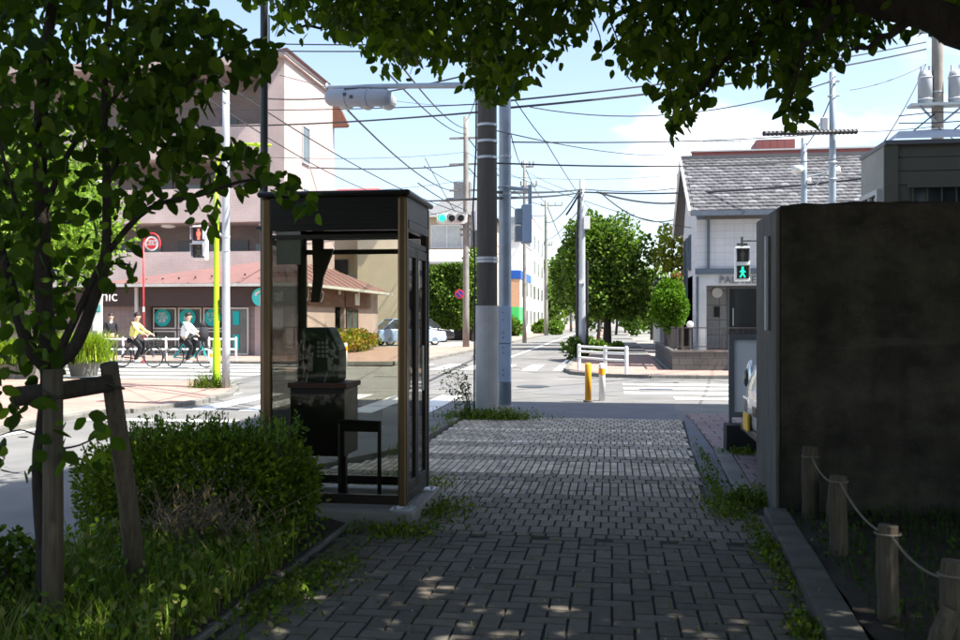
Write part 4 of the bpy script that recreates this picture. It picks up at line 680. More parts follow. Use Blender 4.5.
b.build('bolt', M['darksteel'], cbx); b = MB(); b.tube([(p.x, p.y, -.02), (p.x, p.y, .12)], .13, 16); b.build('pole_foot', M['polel'], sp)
b = MB(); a0, a1 = Vector((p.x, p.y, 3.66)), W(530, 14.6, None, 190); b.tube([a0, a1], .03, 8); b.ring(a0, (0, 0, 1), .11, .015); b.tube([a1 + Vector((0, 0, .08)), a1 - Vector((0, 0, .22))], .03, 8); b.build('bracket_arm', M['steel'], sp)
c = W(526.5, 14.6, None, 224); b = MB(); b.cb(c, (.15, .22, .60), rz=math.radians(12)); ps = b.build('pedestrian_signal', M['bluebox'], sp, bevel=.015); b = MB(); b.cb(c + Vector((-.12, .02, .12)), (.12, .2, .24), rz=math.radians(12)); b.cb(c + Vector((-.12, .02, -.15)), (.12, .2, .24), rz=math.radians(12)); b.build('hood', M['steel'], ps, bevel=.01)
def pedman(o, ux, s, m, parent, walk=True):            # small figure on a pedestrian signal lens
    o = Vector(o); ux = Vector(ux); b = MB(); n = ux.cross(Vector((0, 0, 1))) * .004
    def bar(x0, z0, x1, z1, w): 
        p0, p1 = Vector((x0, z0)), Vector((x1, z1)); t = (p1 - p0).normalized(); q = Vector((-t.y, t.x)) * w / 2
        b.extr([tuple(p0 - q), tuple(p1 - q), tuple(p1 + q), tuple(p0 + q)], o, ux * s, Vector((0, 0, s)), n)
    b.extr([(.1 * math.cos(a * math.pi / 5), .36 + .1 * math.sin(a * math.pi / 5)) for a in range(10)], o, ux * s, Vector((0, 0, s)), n)
    bar(0, .24, 0, -.08, .2)
    if walk: bar(0, -.06, .2, -.42, .11); bar(0, -.06, -.2, -.42, .11); bar(0, .2, .24, .0, .08); bar(0, .2, -.22, .02, .08)
    else: bar(-.06, -.06, -.06, -.44, .1); bar(.06, -.06, .06, -.44, .1); bar(-.13, .22, -.14, -.1, .07); bar(.13, .22, .14, -.1, .07)
    return b.build('figure', m, parent)
def pedsignal(parent, c, go, rz=0, nm='pedestrian_signal'):
    b = MB(); b.cb(c, (.31, .16, .74)); h = b.build(nm, M['white'], parent, bevel=.02)
    for k, z in ((0, .18), (1, -.18)):
        lit = (k == 1) == go; b = MB(); b.cb(c + Vector((0, -.085, z)), (.25, .012, .27)); l = b.build('lens', M['dull'], h)
        pedman(c + Vector((0, -.0925, z)), (1, 0, 0), .26, M['green' if (lit and go) else 'redlamp' if lit else 'lamp_off'], h, walk=k == 1)
        b = MB(); b.cb(c + Vector((0, -.15, z + .15)), (.28, .14, .015)); b.cb(c + Vector((-.138, -.14, z + .02)), (.012, .12, .27)); b.cb(c + Vector((.138, -.14, z + .02)), (.012, .12, .27)); b.build('hood', M['steelp'], h)
    return h
# right-hand pedestrian signal
rs, p = pole('rs', 'crossing_pole', 'steel crossing pole behind the concrete wall carrying a green man signal', 775, 20, 3.28, .07, .06, 'steel')
b = MB(); c = W(742, 20, None, 264); b.tube([(p.x, p.y, 3.2), (c.x, c.y, 3.2)], .02, 8); b.tube([(c.x, c.y, 3.28), (c.x, c.y, 3.0)], .025, 8); b.cb((c.x, c.y, 3.12), (.22, .05, .05)); b.build('bracket_arm', M['darksteel'], rs); pedsignal(rs, c, True)
# left pair
ls, p = pole('ls', 'crossing_pole', 'pale steel crossing pole with red man signal beside the lime pole', 226, 20.2, 6.5, .088, .075, 'steelp', bands=(3.0, 3.3, 6.2))
c = W(200.5, 20, None, 244); b = MB(); b.tube([(p.x, p.y, 3.32), (c.x + .05, c.y, 3.42), (c.x + .02, c.y, 3.45)], .032, 8); b.ball((c.x, c.y, 3.47), .07, 8, 6); b.tube([(c.x, c.y, 3.5), (c.x, c.y, 3.2)], .03, 8); b.build('bracket_arm', M['white'], ls); pedsignal(ls, c + Vector((0, 0, .02)), False)
lm, p = pole('lm', 'street_lamp', 'lime green street lamp post with curved arm on the pink corner', 216.5, 20.5, 4.6, .065, .05, 'lime', 'street lamp')
b = MB(); b.tube([(p.x, p.y, 4.55), (p.x + .03, p.y, 4.95), (p.x + .2, p.y, 5.25), (p.x + .55, p.y, 5.35), (p.x + 1.0, p.y, 5.33)], .035, 10); b.build('arm', M['lime'], lm); b = MB(); b.ball((p.x + 1.05, p.y, 5.31), (.22, .09, .05), 12, 6); b.build('lamp_head', M['lime'], lm); b = MB(); b.tube([(p.x, p.y, -.0), (p.x, p.y, 1.05)], .085, 16); b.build('sleeve', M['lime'], lm); b = MB(); b.cb((p.x + .13, p.y, 1.9), (.10, .1, .16)); b.cb((p.x + .13, p.y, 1.7), (.08, .1, .12)); b.build('junction_box', M['darksteel'], lm)
# hydrant sign
hs = W(143.5, 32, 0); r = empty('hydrant_sign', (hs.x, hs.y, 0), 'slim red sign post with round red and white disc in a red loop', 'sign'); c = W(151.8, 32, None, 243.5); R_ = .27
b = MB(); pts = [(hs.x, hs.y, 0), (hs.x, hs.y, c.z - .0)] + [(c.x - (R_ + .03) * math.cos(a), c.y, c.z + (R_ + .08) * math.sin(a)) for a in [math.radians(t) for t in range(0, 215, 15)]]; b.tube(pts, .03, 8); b.build('post', M['red'], r, smooth=True)
b = MB(); b.tube([(hs.x, hs.y, 1.78), (hs.x, hs.y, 1.95)], .034, 10); b.build('white_band', M['white'], r); b = MB(); b.disc(c, (0, 1, 0), .25, .03, 30); dd = b.build('disc', M['white'], r); b = MB(); f = Vector((0, -.018, 0))
b.extr([(.19 * math.cos(a), .19 * math.sin(a)) for a in [math.radians(t) for t in range(198, 343, 12)]], c + f, (1, 0, 0), (0, 0, 1), (0, -.004, 0)); b.extr([(.18 * math.cos(a), .19 * math.sin(a)) for a in [math.radians(t) for t in range(40, 141, 12)]], c + f, (1, 0, 0), (0, 0, 1), (0, -.004, 0)); b.build('red_field', M['red'], dd); text('消火栓', c + Vector((0, -.02, .025)), (1, 0, 0), (0, 0, 1), .13, M['red'], dd, depth=.003)
# bollards
def bollard(px, py, D, hh, m, label, cap=None, group='bollards at the crossing'):
    p = W(px, D, 0); r = empty('bollard', (p.x, p.y, 0), label, 'bollard', group); b = MB(); b.tube([(p.x, p.y, -.03), (p.x, p.y, hh - .03), (p.x, p.y, hh)], [.06, .06, .045], 18); b.build('post', m, r, smooth=True)
    if cap: b = MB(); b.tube([(p.x, p.y, hh * .68), (p.x, p.y, hh * .86)], .064, 18); b.build('reflective_band', cap, r)
    else: b = MB(); b.tube([(p.x, p.y, -.028), (p.x, p.y, .0)], .09, 18); b.build('foot', M['kerb'], r)
bollard(588.2, 400, 17.4, .70, M['orange'], 'orange bollard beside the white one on the near road edge'); bollard(602, 399, 17.7, .68, M['white'], 'white bollard with orange band on the near road edge', M['orange'])
bollard(333.5, 367, 30, .78, M['orange'], 'orange bollard seen through the booth before the clinic'); bollard(345.5, 367, 30, .76, M['white'], 'white bollard with orange band seen through the booth', M['orange'])
bollard(212, 372, 27, .62, M['white'], 'white and orange bollard half hidden behind the lime post', M['orange'])
# guard rails
def rail(name, label, pts, h, rails, m, rad, prad):
    r = empty(name, (*pts[0], 0), label, 'guard rail')
    for p in pts: b = MB(); b.tube([(p[0], p[1], -.02), (p[0], p[1], h)], prad, 12); b.ball((p[0], p[1], h), prad, 10, 6); b.build('post', m, r)
    for z in rails: b = MB(); b.tube([(p[0], p[1], z) for p in pts], rad, 10); b.build('rail', m, r)
rp = [G(579, 372), G(605, 375), G(626.5, 376.5)]; rail('guard_rail', 'short white guard rail at the far corner before the round tree', [(p.x, p.y) for p in rp], .76, (.74, .60, .42), M['white'], .032, .05)
rp = [W(x, 33, 0) for x in (80, 123, 166, 209, 236)]; rail('guard_rail', 'long white two bar guard rail in front of the clinic', [(p.x, p.y) for p in rp], .86, (.82, .46), M['white'], .035, .04)
# far utility poles
fp, p = pole('fp', 'concrete_pole', 'far pale concrete pole carrying a three lamp traffic signal', 466, 50, 12.4, .18, .13, 'polef', 'utility pole')
b = MB()
for zz in (9.8, 8.4, 11.2): b.box((p.x - .9, p.y - .06, zz), (p.x + .9, p.y + .06, zz + .1))
for zz in (7.0, 6.3, 6.6, 6.0): b.box((p.x - .32, p.y - .1, zz), (p.x + .34, p.y + .1, zz + .12))
b.build('cross_arm', M['polef'], fp); b = MB(); b.tube([(p.x + .55, p.y, 6.3), (p.x + .55, p.y, 7.3)], .28, 14); b.build('transformer', M['tin'], fp)
c0, c1 = W(437, 49.5, None, 218.5), W(466, 49.5, None, 218.5); b = MB(); b.extr([(0, -.22), (.15, -.3), (1.45, -.3), (1.6, -.22), (1.6, .22), (1.45, .3), (.15, .3), (0, .22)], c0 + Vector((0, -.1, 0)), (1, 0, 0), (0, 0, 1), (0, .2, 0)); ts = b.build('traffic_signal', M['white'], fp)
for k, m in ((0, 'green'), (1, 'dull'), (2, 'dull')): b = MB(); q = c0 + Vector((.32 + .49 * k, -.12, 0)); b.disc(q, (0, 1, 0), .17 if k else .18, .03, 20); b.build('lamp', M[m], ts); b = MB(); b.tube([q + Vector((0, -.28, 0)), q + Vector((0, -.02, 0))], .21, 16, cap=False); b.build('visor', M['dull' if k else 'steelp'], ts)
def nosign(px, py, D, R):
    c = W(px, D, None, py); r = empty('parking_sign', tuple(c), 'round blue and red no stopping sign on the far pole', 'sign'); b = MB(); b.disc(c, (0, 1, 0), R, .03); b.build('red_disc', M['red'], r); b = MB(); b.disc(c + Vector((0, -.02, 0)), (0, 1, 0), R * .72, .02); b.build('blue_disc', M['navy'], r); b = MB(); b.extr([(-R * .6, R * .45), (-R * .45, R * .6), (R * .6, -R * .45), (R * .45, -R * .6)], c + Vector((0, -.032, 0)), (1, 0, 0), (0, 0, 1), (0, -.006, 0)); b.build('slash', M['red'], r)
nosign(459.5, 294, 49, .25)
def farpole(px, D, top, r0, label, m='polef', arms=(), cans=()):
    z = CAMZ + (320 - top) / FPX * D; r, p = pole('x%d' % px, 'concrete_pole' if m != 'steel' else 'steel_pole', label, px, D, z, r0, r0 * .7, m, 'utility pole')
    if arms:
        b = MB()
        for dz, w in arms: b.box((p.x - w * .3, p.y - .06, z - dz), (p.x + w, p.y + .06, z - dz + .1)); [b.tube([(p.x - w * .3 + w * 1.3 * k / 3, p.y, z - dz + .1), (p.x - w * .3 + w * 1.3 * k / 3, p.y, z - dz + .4)], .05, 6) for k in range(4)]
        b.build('cross_arm', M['polef'], r)
    for dz, dx in cans: b = MB(); b.tube([(p.x + dx, p.y - .1, z - dz - .9), (p.x + dx, p.y - .1, z - dz - .05), (p.x + dx, p.y - .1, z - dz)], [.3, .3, .2], 14); b.build('transformer', M['tin'], r, smooth=True)
    return r, p
farpole(546, 92, 200, .2, 'slender concrete pole with cross arm down the far street', arms=((.6, 1.6), (4.5, .6)), cans=((7.5, .9),))
farpole(524.5, 62, 160, .14, 'pole with insulators seen just right of the signal pole', arms=((.5, .6), (1.8, .8)))
farpole(571, 125, 298, .18, 'short dark post beside the far street kerb', m='polec')
farpole(582, 36, 180, .155, 'bright steel pole wrapped with cables before the round tree', m='steelp', arms=())
r, p = P_['x582']; b = MB(); b.tube([(p.x - .17, p.y - .02, .1), (p.x - .2, p.y - .05, 4.5), (p.x - .1, p.y - .1, 6.5)], .05, 6); b.tube([(p.x + .2, p.y, .1), (p.x + .2, p.y, 3.8)], .05, 6); b.build('cable_run', M['wire'], r); b = MB(); b.box((p.x + .08, p.y - .22, 5.0), (p.x + .3, p.y + .1, 5.5)); b.box((p.x - .1, p.y - .2, 2.9), (p.x + .12, p.y - .12, 3.0)); b.build('meter_box', M['white'], r)
# white banner pole left of the clinic
r, p = pole('bn', 'banner_pole', 'white pole with narrow vertical banner by the grey tiled corner', 97, 30, 6, .16, .14, 'polel', 'pole'); b = MB(); b.box((p.x - .02, p.y - .22, 1.15), (p.x + .30, p.y - .19, 2.6)); bn = b.build('banner', M['white'], r); b = MB(); b.box((p.x + .06, p.y - .226, 1.75), (p.x + .24, p.y - .22, 1.98)); b.build('green_mark', M['teal'], bn)
text('E', (p.x + .15, p.y - .23, 1.865), (1, 0, 0), (0, 0, 1), .2, M['white'], bn, depth=.003)
# right poles over the wall
farpole(832.5, 22.5, 72, .10, 'tall pale blue steel pole rising over the concrete wall', m='steel')
r, p = P_['x832']; b = MB(); b.box((p.x - .28, p.y - .1, 6.0), (p.x - .12, p.y + .08, 6.38)); b.build('junction_box', M['tin'], r, bevel=.02); b = MB()
for zz in (7.25, 6.9, 5.3, 4.9, 3.9): b.ring((p.x, p.y, zz), (0, 0, 1), .105, .014, 16, 6); b.cb((p.x + .12, p.y, zz), (.08, .03, .03))
b.build('clamp', M['steelp'], r)
farpole(804, 23.5, 138, .10, 'shorter steel pole with white horn cameras beside the tall one', m='steel')
r, p = P_['x804']; b = MB(); b.tube([(p.x - .26, p.y - .25, 5.25), (p.x - .1, p.y - .1, 5.3), (p.x - .02, p.y, 5.32)], [.12, .09, .04], 12); b.build('horn', M['white'], r, smooth=True); b = MB(); b.tube([(p.x + .15, p.y - .05, 5.0), (p.x + .02, p.y, 5.0)], [.08, .03], 10); b.build('camera_housing', M['white'], r, smooth=True); b = MB(); b.tube([(p.x + .55, p.y, 5.2), (p.x + .85, p.y - .1, 5.25)], [.05, .09], 12); b.build('horn', M['white'], r, smooth=True); b = MB(); b.tube([(p.x, p.y, 5.1), (p.x + .6, p.y, 5.2)], .02, 6); b.tube([(p.x, p.y, 4.6), (p.x + .5, p.y, 5.1)], .012, 6); b.build('bracket', M['steel'], r)
# transformer pole
tp, p = pole('tp', 'concrete_pole', 'concrete utility pole with paired transformer cans at upper right', 937.5, 25, 10.2, .17, .14, 'polef', 'utility pole', (6.2, 6.6, 7.6, 5.0))
for dx in (-.33, .44): b = MB(); b.tube([(p.x + dx, p.y - .05, 7.3), (p.x + dx, p.y - .05, 8.0), (p.x + dx, p.y - .05, 8.15)], [.18, .18, .14], 18); t = b.build('transformer', M['tin'], tp, smooth=True); b = MB(); b.ring((p.x + dx, p.y - .05, 7.98), (0, 0, 1), .18, .015); b.ring((p.x + dx, p.y - .05, 7.4), (0, 0, 1), .18, .015); [b.tube([(p.x + dx + k, p.y - .05, 8.1), (p.x + dx + k, p.y - .05, 8.3)], .03, 8) for k in (-.1, .1)]; b.build('bushing', M['insul'], t)
b = MB(); b.box((p.x - .75, p.y - .3, 7.2), (p.x + .85, p.y + .1, 7.27)); b.tube([(p.x - .5, p.y - .2, 7.2), (p.x, p.y - .1, 6.7)], .03, 6); b.tube([(p.x + .6, p.y - .2, 7.2), (p.x, p.y - .1, 6.7)], .03, 6); b.box((p.x - .9, p.y - .05, 9.2), (p.x + .9, p.y + .05, 9.28)); b.box((p.x - .9, p.y - .05, 9.8), (p.x + .9, p.y + .05, 9.88)); b.build('platform', M['steel'], tp); b = MB(); [b.tube([(p.x + k, p.y, 9.88), (p.x + k, p.y, 10.12)], .05, 8) for k in (-.8, -.3, .35, .8)]; b.build('insulator', M['insul'], tp)
# ================================================================ wires
def wire(p, q, s, label, r=.012, group='overhead wires', name='overhead_wire', n=14):
    b = MB(); b.tube(sag(p, q, s, n), r, 5, cap=False); return tag(b.build(name, M['wire']), label, 'wire', group)
w_ = lambda px, py, D: W(px, D, None, py)
WR = [((235, 95, 22), (486, 70, 14.4), .25, 'wire rising past the booth pole to the concrete pole', .014), ((150, 106, 26), (480, 104, 14.4), .1, 'thin level wire just under the signal arm', .01), ((150, 124, 26), (480, 112, 14.4), .12, 'black wire below the white signal housing', .016),
      ((200, 67, 24), (470, 215, 50), .5, 'long wire sloping across the pink block', .02), ((180, 80, 24), (380, 195, 50), .3, 'wire sloping over the apartment corner', .02), ((330, 92, 15.6), (466, 190, 50), .6, 'wire running from the signal back to the far pole', .02),
      ((270, 40, 24), (330, 88, 15.6), .05, 'short wire down to the signal arm end', .01), ((385, 70, 18), (466, 134, 50), .3, 'upper wire of the pair reaching the far pole', .02), ((400, 64, 18), (466, 128, 50), .3, 'lower wire of the pair reaching the far pole', .02),
      ((120, 36, 30), (476, 44, 14.5), .1, 'topmost wire crossing behind the leaves', .014), ((120, 44, 30), (476, 50, 14.5), .1, 'second wire crossing behind the leaves', .014), ((230, 162, 40), (466, 165, 50), .25, 'thick cable level across to the far pole', .035), ((425, 158, 48), (466, 230, 50), .1, 'wire looping at the far signal', .02),
      ((400, 199, 40), (476, 199, 14.4), .05, 'black cable over the booth roof', .02), ((466, 120, 50), (487, 60, 14.4), .2, 'wire climbing from far pole to near pole', .014), ((546, 205, 92), (466, 135, 50), 1, 'long span between the two far poles', .03), ((546, 215, 92), (466, 165, 50), 1, 'lower long span between the two far poles', .03),
      ((505, 108, 15.2), (926, 49, 25), .15, 'lower of two wires to the transformer pole', .02), ((505, 101, 15.2), (926, 42, 25), .12, 'upper of two wires to the transformer pole', .016), ((512, 142, 15.2), (832, 133, 22.5), .08, 'thin wire tied to the tall steel pole', .012), ((515, 100, 15.2), (546, 142, 15.9), .03, 'spiral wire tail hanging right of signal pole', .008), ((546, 142, 15.9), (600, 215, 60), .3, 'thin wire falling away behind the round tree', .009),
      ((530, 107, 25), (832, 81, 22.5), .5, 'sagging wire to the top of tall steel pole', .014), ((494, 163, 14.4), (960, 143, 24), .25, 'level wire crossing above the tiled roof', .014), ((494, 192, 14.4), (583, 189, 36), .05, 'upper black cable to the bright steel pole', .025), ((494, 198, 14.4), (583, 192, 36), .05, 'lower black cable to the bright steel pole', .025),
      ((583, 192, 36), (960, 165, 24), .3, 'heavy cable from bright pole over the tiled roof', .03), ((583, 189, 36), (700, 184, 44), .2, 'cable from bright pole to the brown block', .02), ((600, 192, 36), (676, 219, 42), .5, 'slack drooping cable beside the round tree', .025), ((597, 192, 36), (676, 203, 42), .15, 'bundled cable to the balconies', .04),
      ((583, 186, 36), (566, 215, 36.2), .05, 'short stay beside the bright pole', .04), ((850, 90, 24), (926, 64, 25), .1, 'thin wire reaching the transformer cans', .01), ((926, 64, 25), (880, 148, 15), .1, 'service wire down to the beige building', .012), ((832, 95, 22.5), (806, 146, 23.5), .12, 'drooping wire between the two steel poles', .014),
      ((855, 132, 23), (937, 126, 25), .03, 'wire beyond the black sleeve', .012), ((937, 126, 25), (1010, 170, 20), .1, 'wire dropping right of the transformer pole', .014), ((500, 88, 15.2), (524, 165, 62), .5, 'wire running down the street from signal pole', .015), ((524, 165, 62), (546, 203, 92), .4, 'wire between the two slender far poles', .03), ((546, 203, 92), (575, 262, 240), 1, 'wire fading down the far street', .05), ((582, 186, 36), (546, 222, 92), .5, 'wire from bright pole down the street', .03),
      ((466, 200, 50), (420, 215, 30), .2, 'lower wire looping left of the far signal', .015), ((466, 187, 50), (424, 166, 30), .1, 'wire crossing in front of the grey roofed house', .015), ((466, 210, 50), (418, 183, 30), .1, 'diagonal wire behind the booth roof', .02)]
WR += [((140, 150, 28), (466, 152, 50), .3, 'thin wire a little above the thick far cable', .012), ((466, 152, 50), (583, 200, 36), .2, 'thin wire from far pole to bright pole', .012), ((466, 173, 50), (700, 172, 60), .4, 'faint wire low across the centre sky', .014), ((494, 130, 14.4), (700, 150, 40), .3, 'thin wire from the concrete pole to the right', .010),
       ((240, 190, 40), (466, 180, 50), .3, 'faint wire passing behind the booth roof', .012), ((583, 200, 36), (730, 232, 31), .2, 'service wire from bright pole to the tiled house', .012), ((280, 75, 24), (466, 104, 50), .3, 'faint wire behind the signal arm', .010), ((524, 170, 62), (583, 196, 36), .1, 'short faint wire between the slender and bright poles', .012), ((424, 210, 60), (466, 222, 50), .1, 'faint wire above the grey roofed house', .014), ((583, 205, 36), (546, 240, 92), .3, 'low wire from bright pole down the street', .02)]
for a, c, s, la, r in WR: wire(w_(*a), w_(*c), s, la, r)
b = MB(); p0, p1 = w_(764, 133.5, 22), w_(856, 131.5, 22.4); b.tube([p0, p1], .055, 8); [b.ring(p0 + (p1 - p0) * k / 22, p1 - p0, .05, .02, 10, 5) for k in range(23)]; tag(b.build('cable_sleeve', M['wire']), 'long black ribbed sleeve on the wire across tall steel pole', 'cable sleeve')
# block wall, fence and bits in front of the right house
bw = empty('block_wall', (1.6, 28, 0), 'low grey block wall in front of the white sided house', 'wall'); b = MB(); b.box((1.72, 27.3, 0), (14, 27.5, .58)); b.box((1.72, 27.5, 0), (1.9, 38, .58)); b.build('blocks', M['blockw'], bw); b = MB(); b.box((1.70, 27.28, .58), (14, 27.52, .63)); b.box((1.70, 27.52, .58), (1.92, 38, .63)); b.build('coping', M['kerb'], bw)
b = MB(); b.box((1.9, 27.5, 0), (14, 30.88, .5)); ST('terrace', b, M['gravel'])
fe = empty('iron_fence', (2, 27.4, 0), 'thin dark railing on top of the low block wall', 'fence')
for x in (1.85, 3.15, 4.4, 5.7, 7): b = MB(); b.box((x, 27.38, .63), (x + .04, 27.42, 1.28)); b.build('post', M['fence'], fe)
b = MB()
for zz in (.72, 1.26): b.box((1.85, 27.385, zz), (8, 27.415, zz + .03))
for k in range(10): b.box((1.9, 27.395, .78 + k * .05), (8, 27.403, .785 + k * .05))
for k in range(40): b.box((1.9 + k * .15, 27.395, .75), (1.905 + k * .15, 27.402, 1.26))
b.build('mesh_panel', M['fence'], fe)
b = MB(); [b.box((1.8, 27.6 + .14 * k, .63), (1.82, 27.63 + .14 * k, 1.3)) for k in range(40)]; b.box((1.79, 27.6, 1.27), (1.83, 33.2, 1.3)); b.build('side_bars', M['fence'], fe)
gl = W(690, 28.4, 0); r = empty('garden_lamp', (gl.x, gl.y, .5), 'white globe lamp on dark post behind the railing', 'lamp'); b = MB(); b.tube([(gl.x, gl.y, .5), (gl.x, gl.y, 1.28)], .04, 10); b.build('post', M['fence'], r); b = MB(); b.ball((gl.x, gl.y, 1.36), .11, 14, 10); b.build('globe', M['white'], r, smooth=True)
# ================================================================ vegetation
def limb(mb, pts, r0, r1, n=10, sub=4, jit=.06, wob=.0):
    P = [Vector(p) for p in pts]; out = []
    for i in range(len(P) - 1):
        a, b_, c, d = P[max(i - 1, 0)], P[i], P[i + 1], P[min(i + 2, len(P) - 1)]
        for k in range(sub):
            t = k / sub; out.append(.5 * ((2 * b_) + (c - a) * t + (2 * a - 5 * b_ + 4 * c - d) * t * t + (3 * b_ - a - 3 * c + d) * t ** 3) + Vector([random.uniform(-wob, wob) for _ in range(3)]))
    out.append(P[-1]); m = len(out); mb.tube(out, [r0 + (r1 - r0) * i / (m - 1) for i in range(m)], n, jit=jit); return out
# --- big tree whose limb and foliage hang over the pavement
bt_ = empty('overhanging_tree', (3.0, 2.2, 0), 'large dark tree whose thick limb and drooping leaves hang overhead', 'tree')
b = MB(); T0 = Vector((3.0, 2.2, 0)); fork = Vector((2.75, 2.6, 3.0))
limb(b, [T0, (2.95, 2.3, 1.2), (2.8, 2.5, 2.2), fork, (2.6, 3.0, 4.2), (2.3, 3.6, 5.4), (2.0, 4.2, 6.6)], .26, .09, 16)
main = [fork, (2.35, 3.3, 3.02), w_(1000, 28, 4.7), w_(925, 12, 5.0), w_(850, -2, 5.3), w_(770, -8, 5.8), w_(690, -20, 6.3), w_(600, -40, 6.8), w_(480, -70, 7.2)]
limb(b, main, .125, .03, 14)
b.build('trunk', M['bark'], bt_, smooth=True)
b = MB(); tw = []
subs = [[w_(800, -5, 5.6), w_(760, 35, 5.7), w_(725, 60, 5.8), w_(690, 100, 5.9), w_(672, 118, 6.0)], [w_(850, -2, 5.3), w_(830, 20, 5.2), w_(800, 55, 5.2), w_(792, 100, 5.2)], [w_(690, -20, 6.3), w_(660, 30, 6.4), w_(640, 60, 6.5)], [w_(600, -40, 6.8), w_(560, 10, 6.9), w_(520, 60, 7.0), w_(500, 85, 7.0)],
        [w_(480, -70, 7.2), w_(440, 0, 7.2), w_(430, 60, 7.0)], [w_(480, -70, 7.2), w_(380, -30, 7.0), w_(330, 20, 6.8), w_(290, 28, 6.7)], [w_(440, -20, 7.2), w_(400, 40, 7.2), w_(390, 60, 7.1)], [w_(925, 12, 5.0), w_(880, 40, 5.1), w_(850, 50, 5.1)], [w_(600, -40, 6.8), w_(590, -10, 6.6), w_(620, 5, 6.6)], [(2.3, 3.6, 5.4), (1.2, 4.4, 5.6), (0, 5.2, 5.4)], [(2.0, 4.2, 6.6), (1.0, 5.2, 6.4), (-.6, 6.4, 6.0)], [(2.6, 3.0, 4.2), (3.6, 4.2, 4.6), (4.6, 5.0, 4.8)], [(2.6, 3.0, 4.2), (1.4, 3.2, 4.6), (0.2, 3.2, 4.6), (-1, 3.0, 4.4)]]
for s_ in subs: tw += limb(b, s_, .03, .006, 6, wob=.02)
b.build('branches', M['bark'], bt_)
LB = [(-400, -40), (150, -60), (228, -30), (240, 8), (262, 12), (285, 42), (310, 22), (330, 42), (352, 46), (372, 72), (398, 76), (415, 58), (436, 74), (455, 58), (478, 104), (492, 112), (512, 96), (540, 72), (560, 60), (585, 42), (592, 18), (606, 14), (622, 70), (640, 82), (660, 84), (668, 138), (690, 132), (698, 92), (722, 84), (748, 78), (778, 96), (790, 126), (812, 122), (806, 78), (838, 66), (852, 54), (880, 46), (900, 38), (960, 40), (1400, 120)]
lbx, lby = np.array(LB).T
def vis_canopy(n, D0, D1):
    px = RNG.uniform(170, 1080, n); py = -130 + RNG.beta(1.6, 1.1, n) * 300; D = RNG.uniform(D0, D1, n)
    keep = py < np.interp(px, lbx, lby) - 7; px, py, D = px[keep], py[keep], D[keep]
    F = np.array([-math.sin(YAW), math.cos(YAW), 0]); Rr = np.array([math.cos(YAW), math.sin(YAW), 0])
    P = F * D[:, None] + Rr * ((px - 480) / FPX * D)[:, None]; P[:, 2] = CAMZ + (320 - py) / FPX * D; return P
# clumps: cluster centres then leaves round them, so that gaps and lumps appear
def clumped(cent, per, rad):
    P = np.repeat(cent, per, 0) + RNG.normal(size=(len(cent) * per, 3)) * rad; return P
cen = vis_canopy(3300, 5.2, 8.0); P = clumped(cen, 12, .13); px, py, D = proj(P); gap = np.interp(px, lbx, lby) - py; wv = np.sin(px * .045 + 1) * np.sin(py * .06 + px * .013); P = P[(gap > 5 + RNG.normal(size=len(P)) * 3) & (RNG.random(len(P)) < np.clip(.40 + gap / 70 + .25 * wv, .2, .97))]
DARKG = [(.046, .086, .010), (.066, .115, .013), (.032, .062, .009), (.095, .15, .015)]
leaves('leaves', P, .076, M['leaf'], bt_, DARKG, droop=.6, fine=True, wid=.30, svar=.42)
# sprays hanging below the edge on twigs
b = MB(); S = []
for (px, py, D, n) in [(672, 128, 6, 16), (684, 110, 6, 20), (792, 112, 5.2, 14), (801, 122, 5.2, 6), (785, 90, 5.2, 12), (835, 48, 5.1, 14), (300, 34, 6.7, 10), (275, 36, 6.7, 7), (388, 70, 7.1, 12), (440, 72, 7, 10), (486, 98, 7, 20), (520, 84, 7, 14), (602, 60, 6.5, 6), (618, 68, 6.5, 8), (648, 82, 6.4, 12), (735, 80, 5.8, 14), (712, 90, 5.8, 8), (960, 30, 5, 10), (410, 74, 7.1, 8), (560, 56, 6.9, 9), (470, 92, 7, 10)]:
    c = w_(px, py, D); top = c + Vector((random.uniform(-.1, .1), random.uniform(-.1, .1), .35)); l = limb(b, [top, (top + c) / 2 + Vector((.03, 0, 0)), c], .006, .002, 5, sub=3)
    for k in range(n): q = random.choice(l[len(l) // 3:]); S.append(tuple(q + Vector([random.gauss(0, .04) for _ in range(3)])))
b.build('twigs', M['bark'], bt_); leaves('hanging_leaves', S, .09, M['leaf'], bt_, DARKG, droop=.7, fine=True, wid=.31, svar=.35)
# rest of the crown, overhead and out of the picture, that throws the shade
U = np.c_[RNG.uniform(-2.6, 6.2, 60000), RNG.uniform(-1.5, 8.0, 60000), RNG.uniform(3.4, 7.0, 60000)]
e = ((U[:, 0] - 2) / 4.8) ** 2 + ((U[:, 1] - 3.2) / 5.0) ** 2 + ((U[:, 2] - 4.8) / 2.3) ** 2; U = U[e < 1]
px, py, D = proj(U); ok = (D < .6) | (py < np.interp(px, lbx, lby) - 30) ; ok &= ~((px > -50) & (px < 1010) & (py > -25) & (D > .6)); U = U[ok][:26000]
leaves('crown', U, .165, M['leaf'], bt_, DARKG, droop=.1, wid=.45)
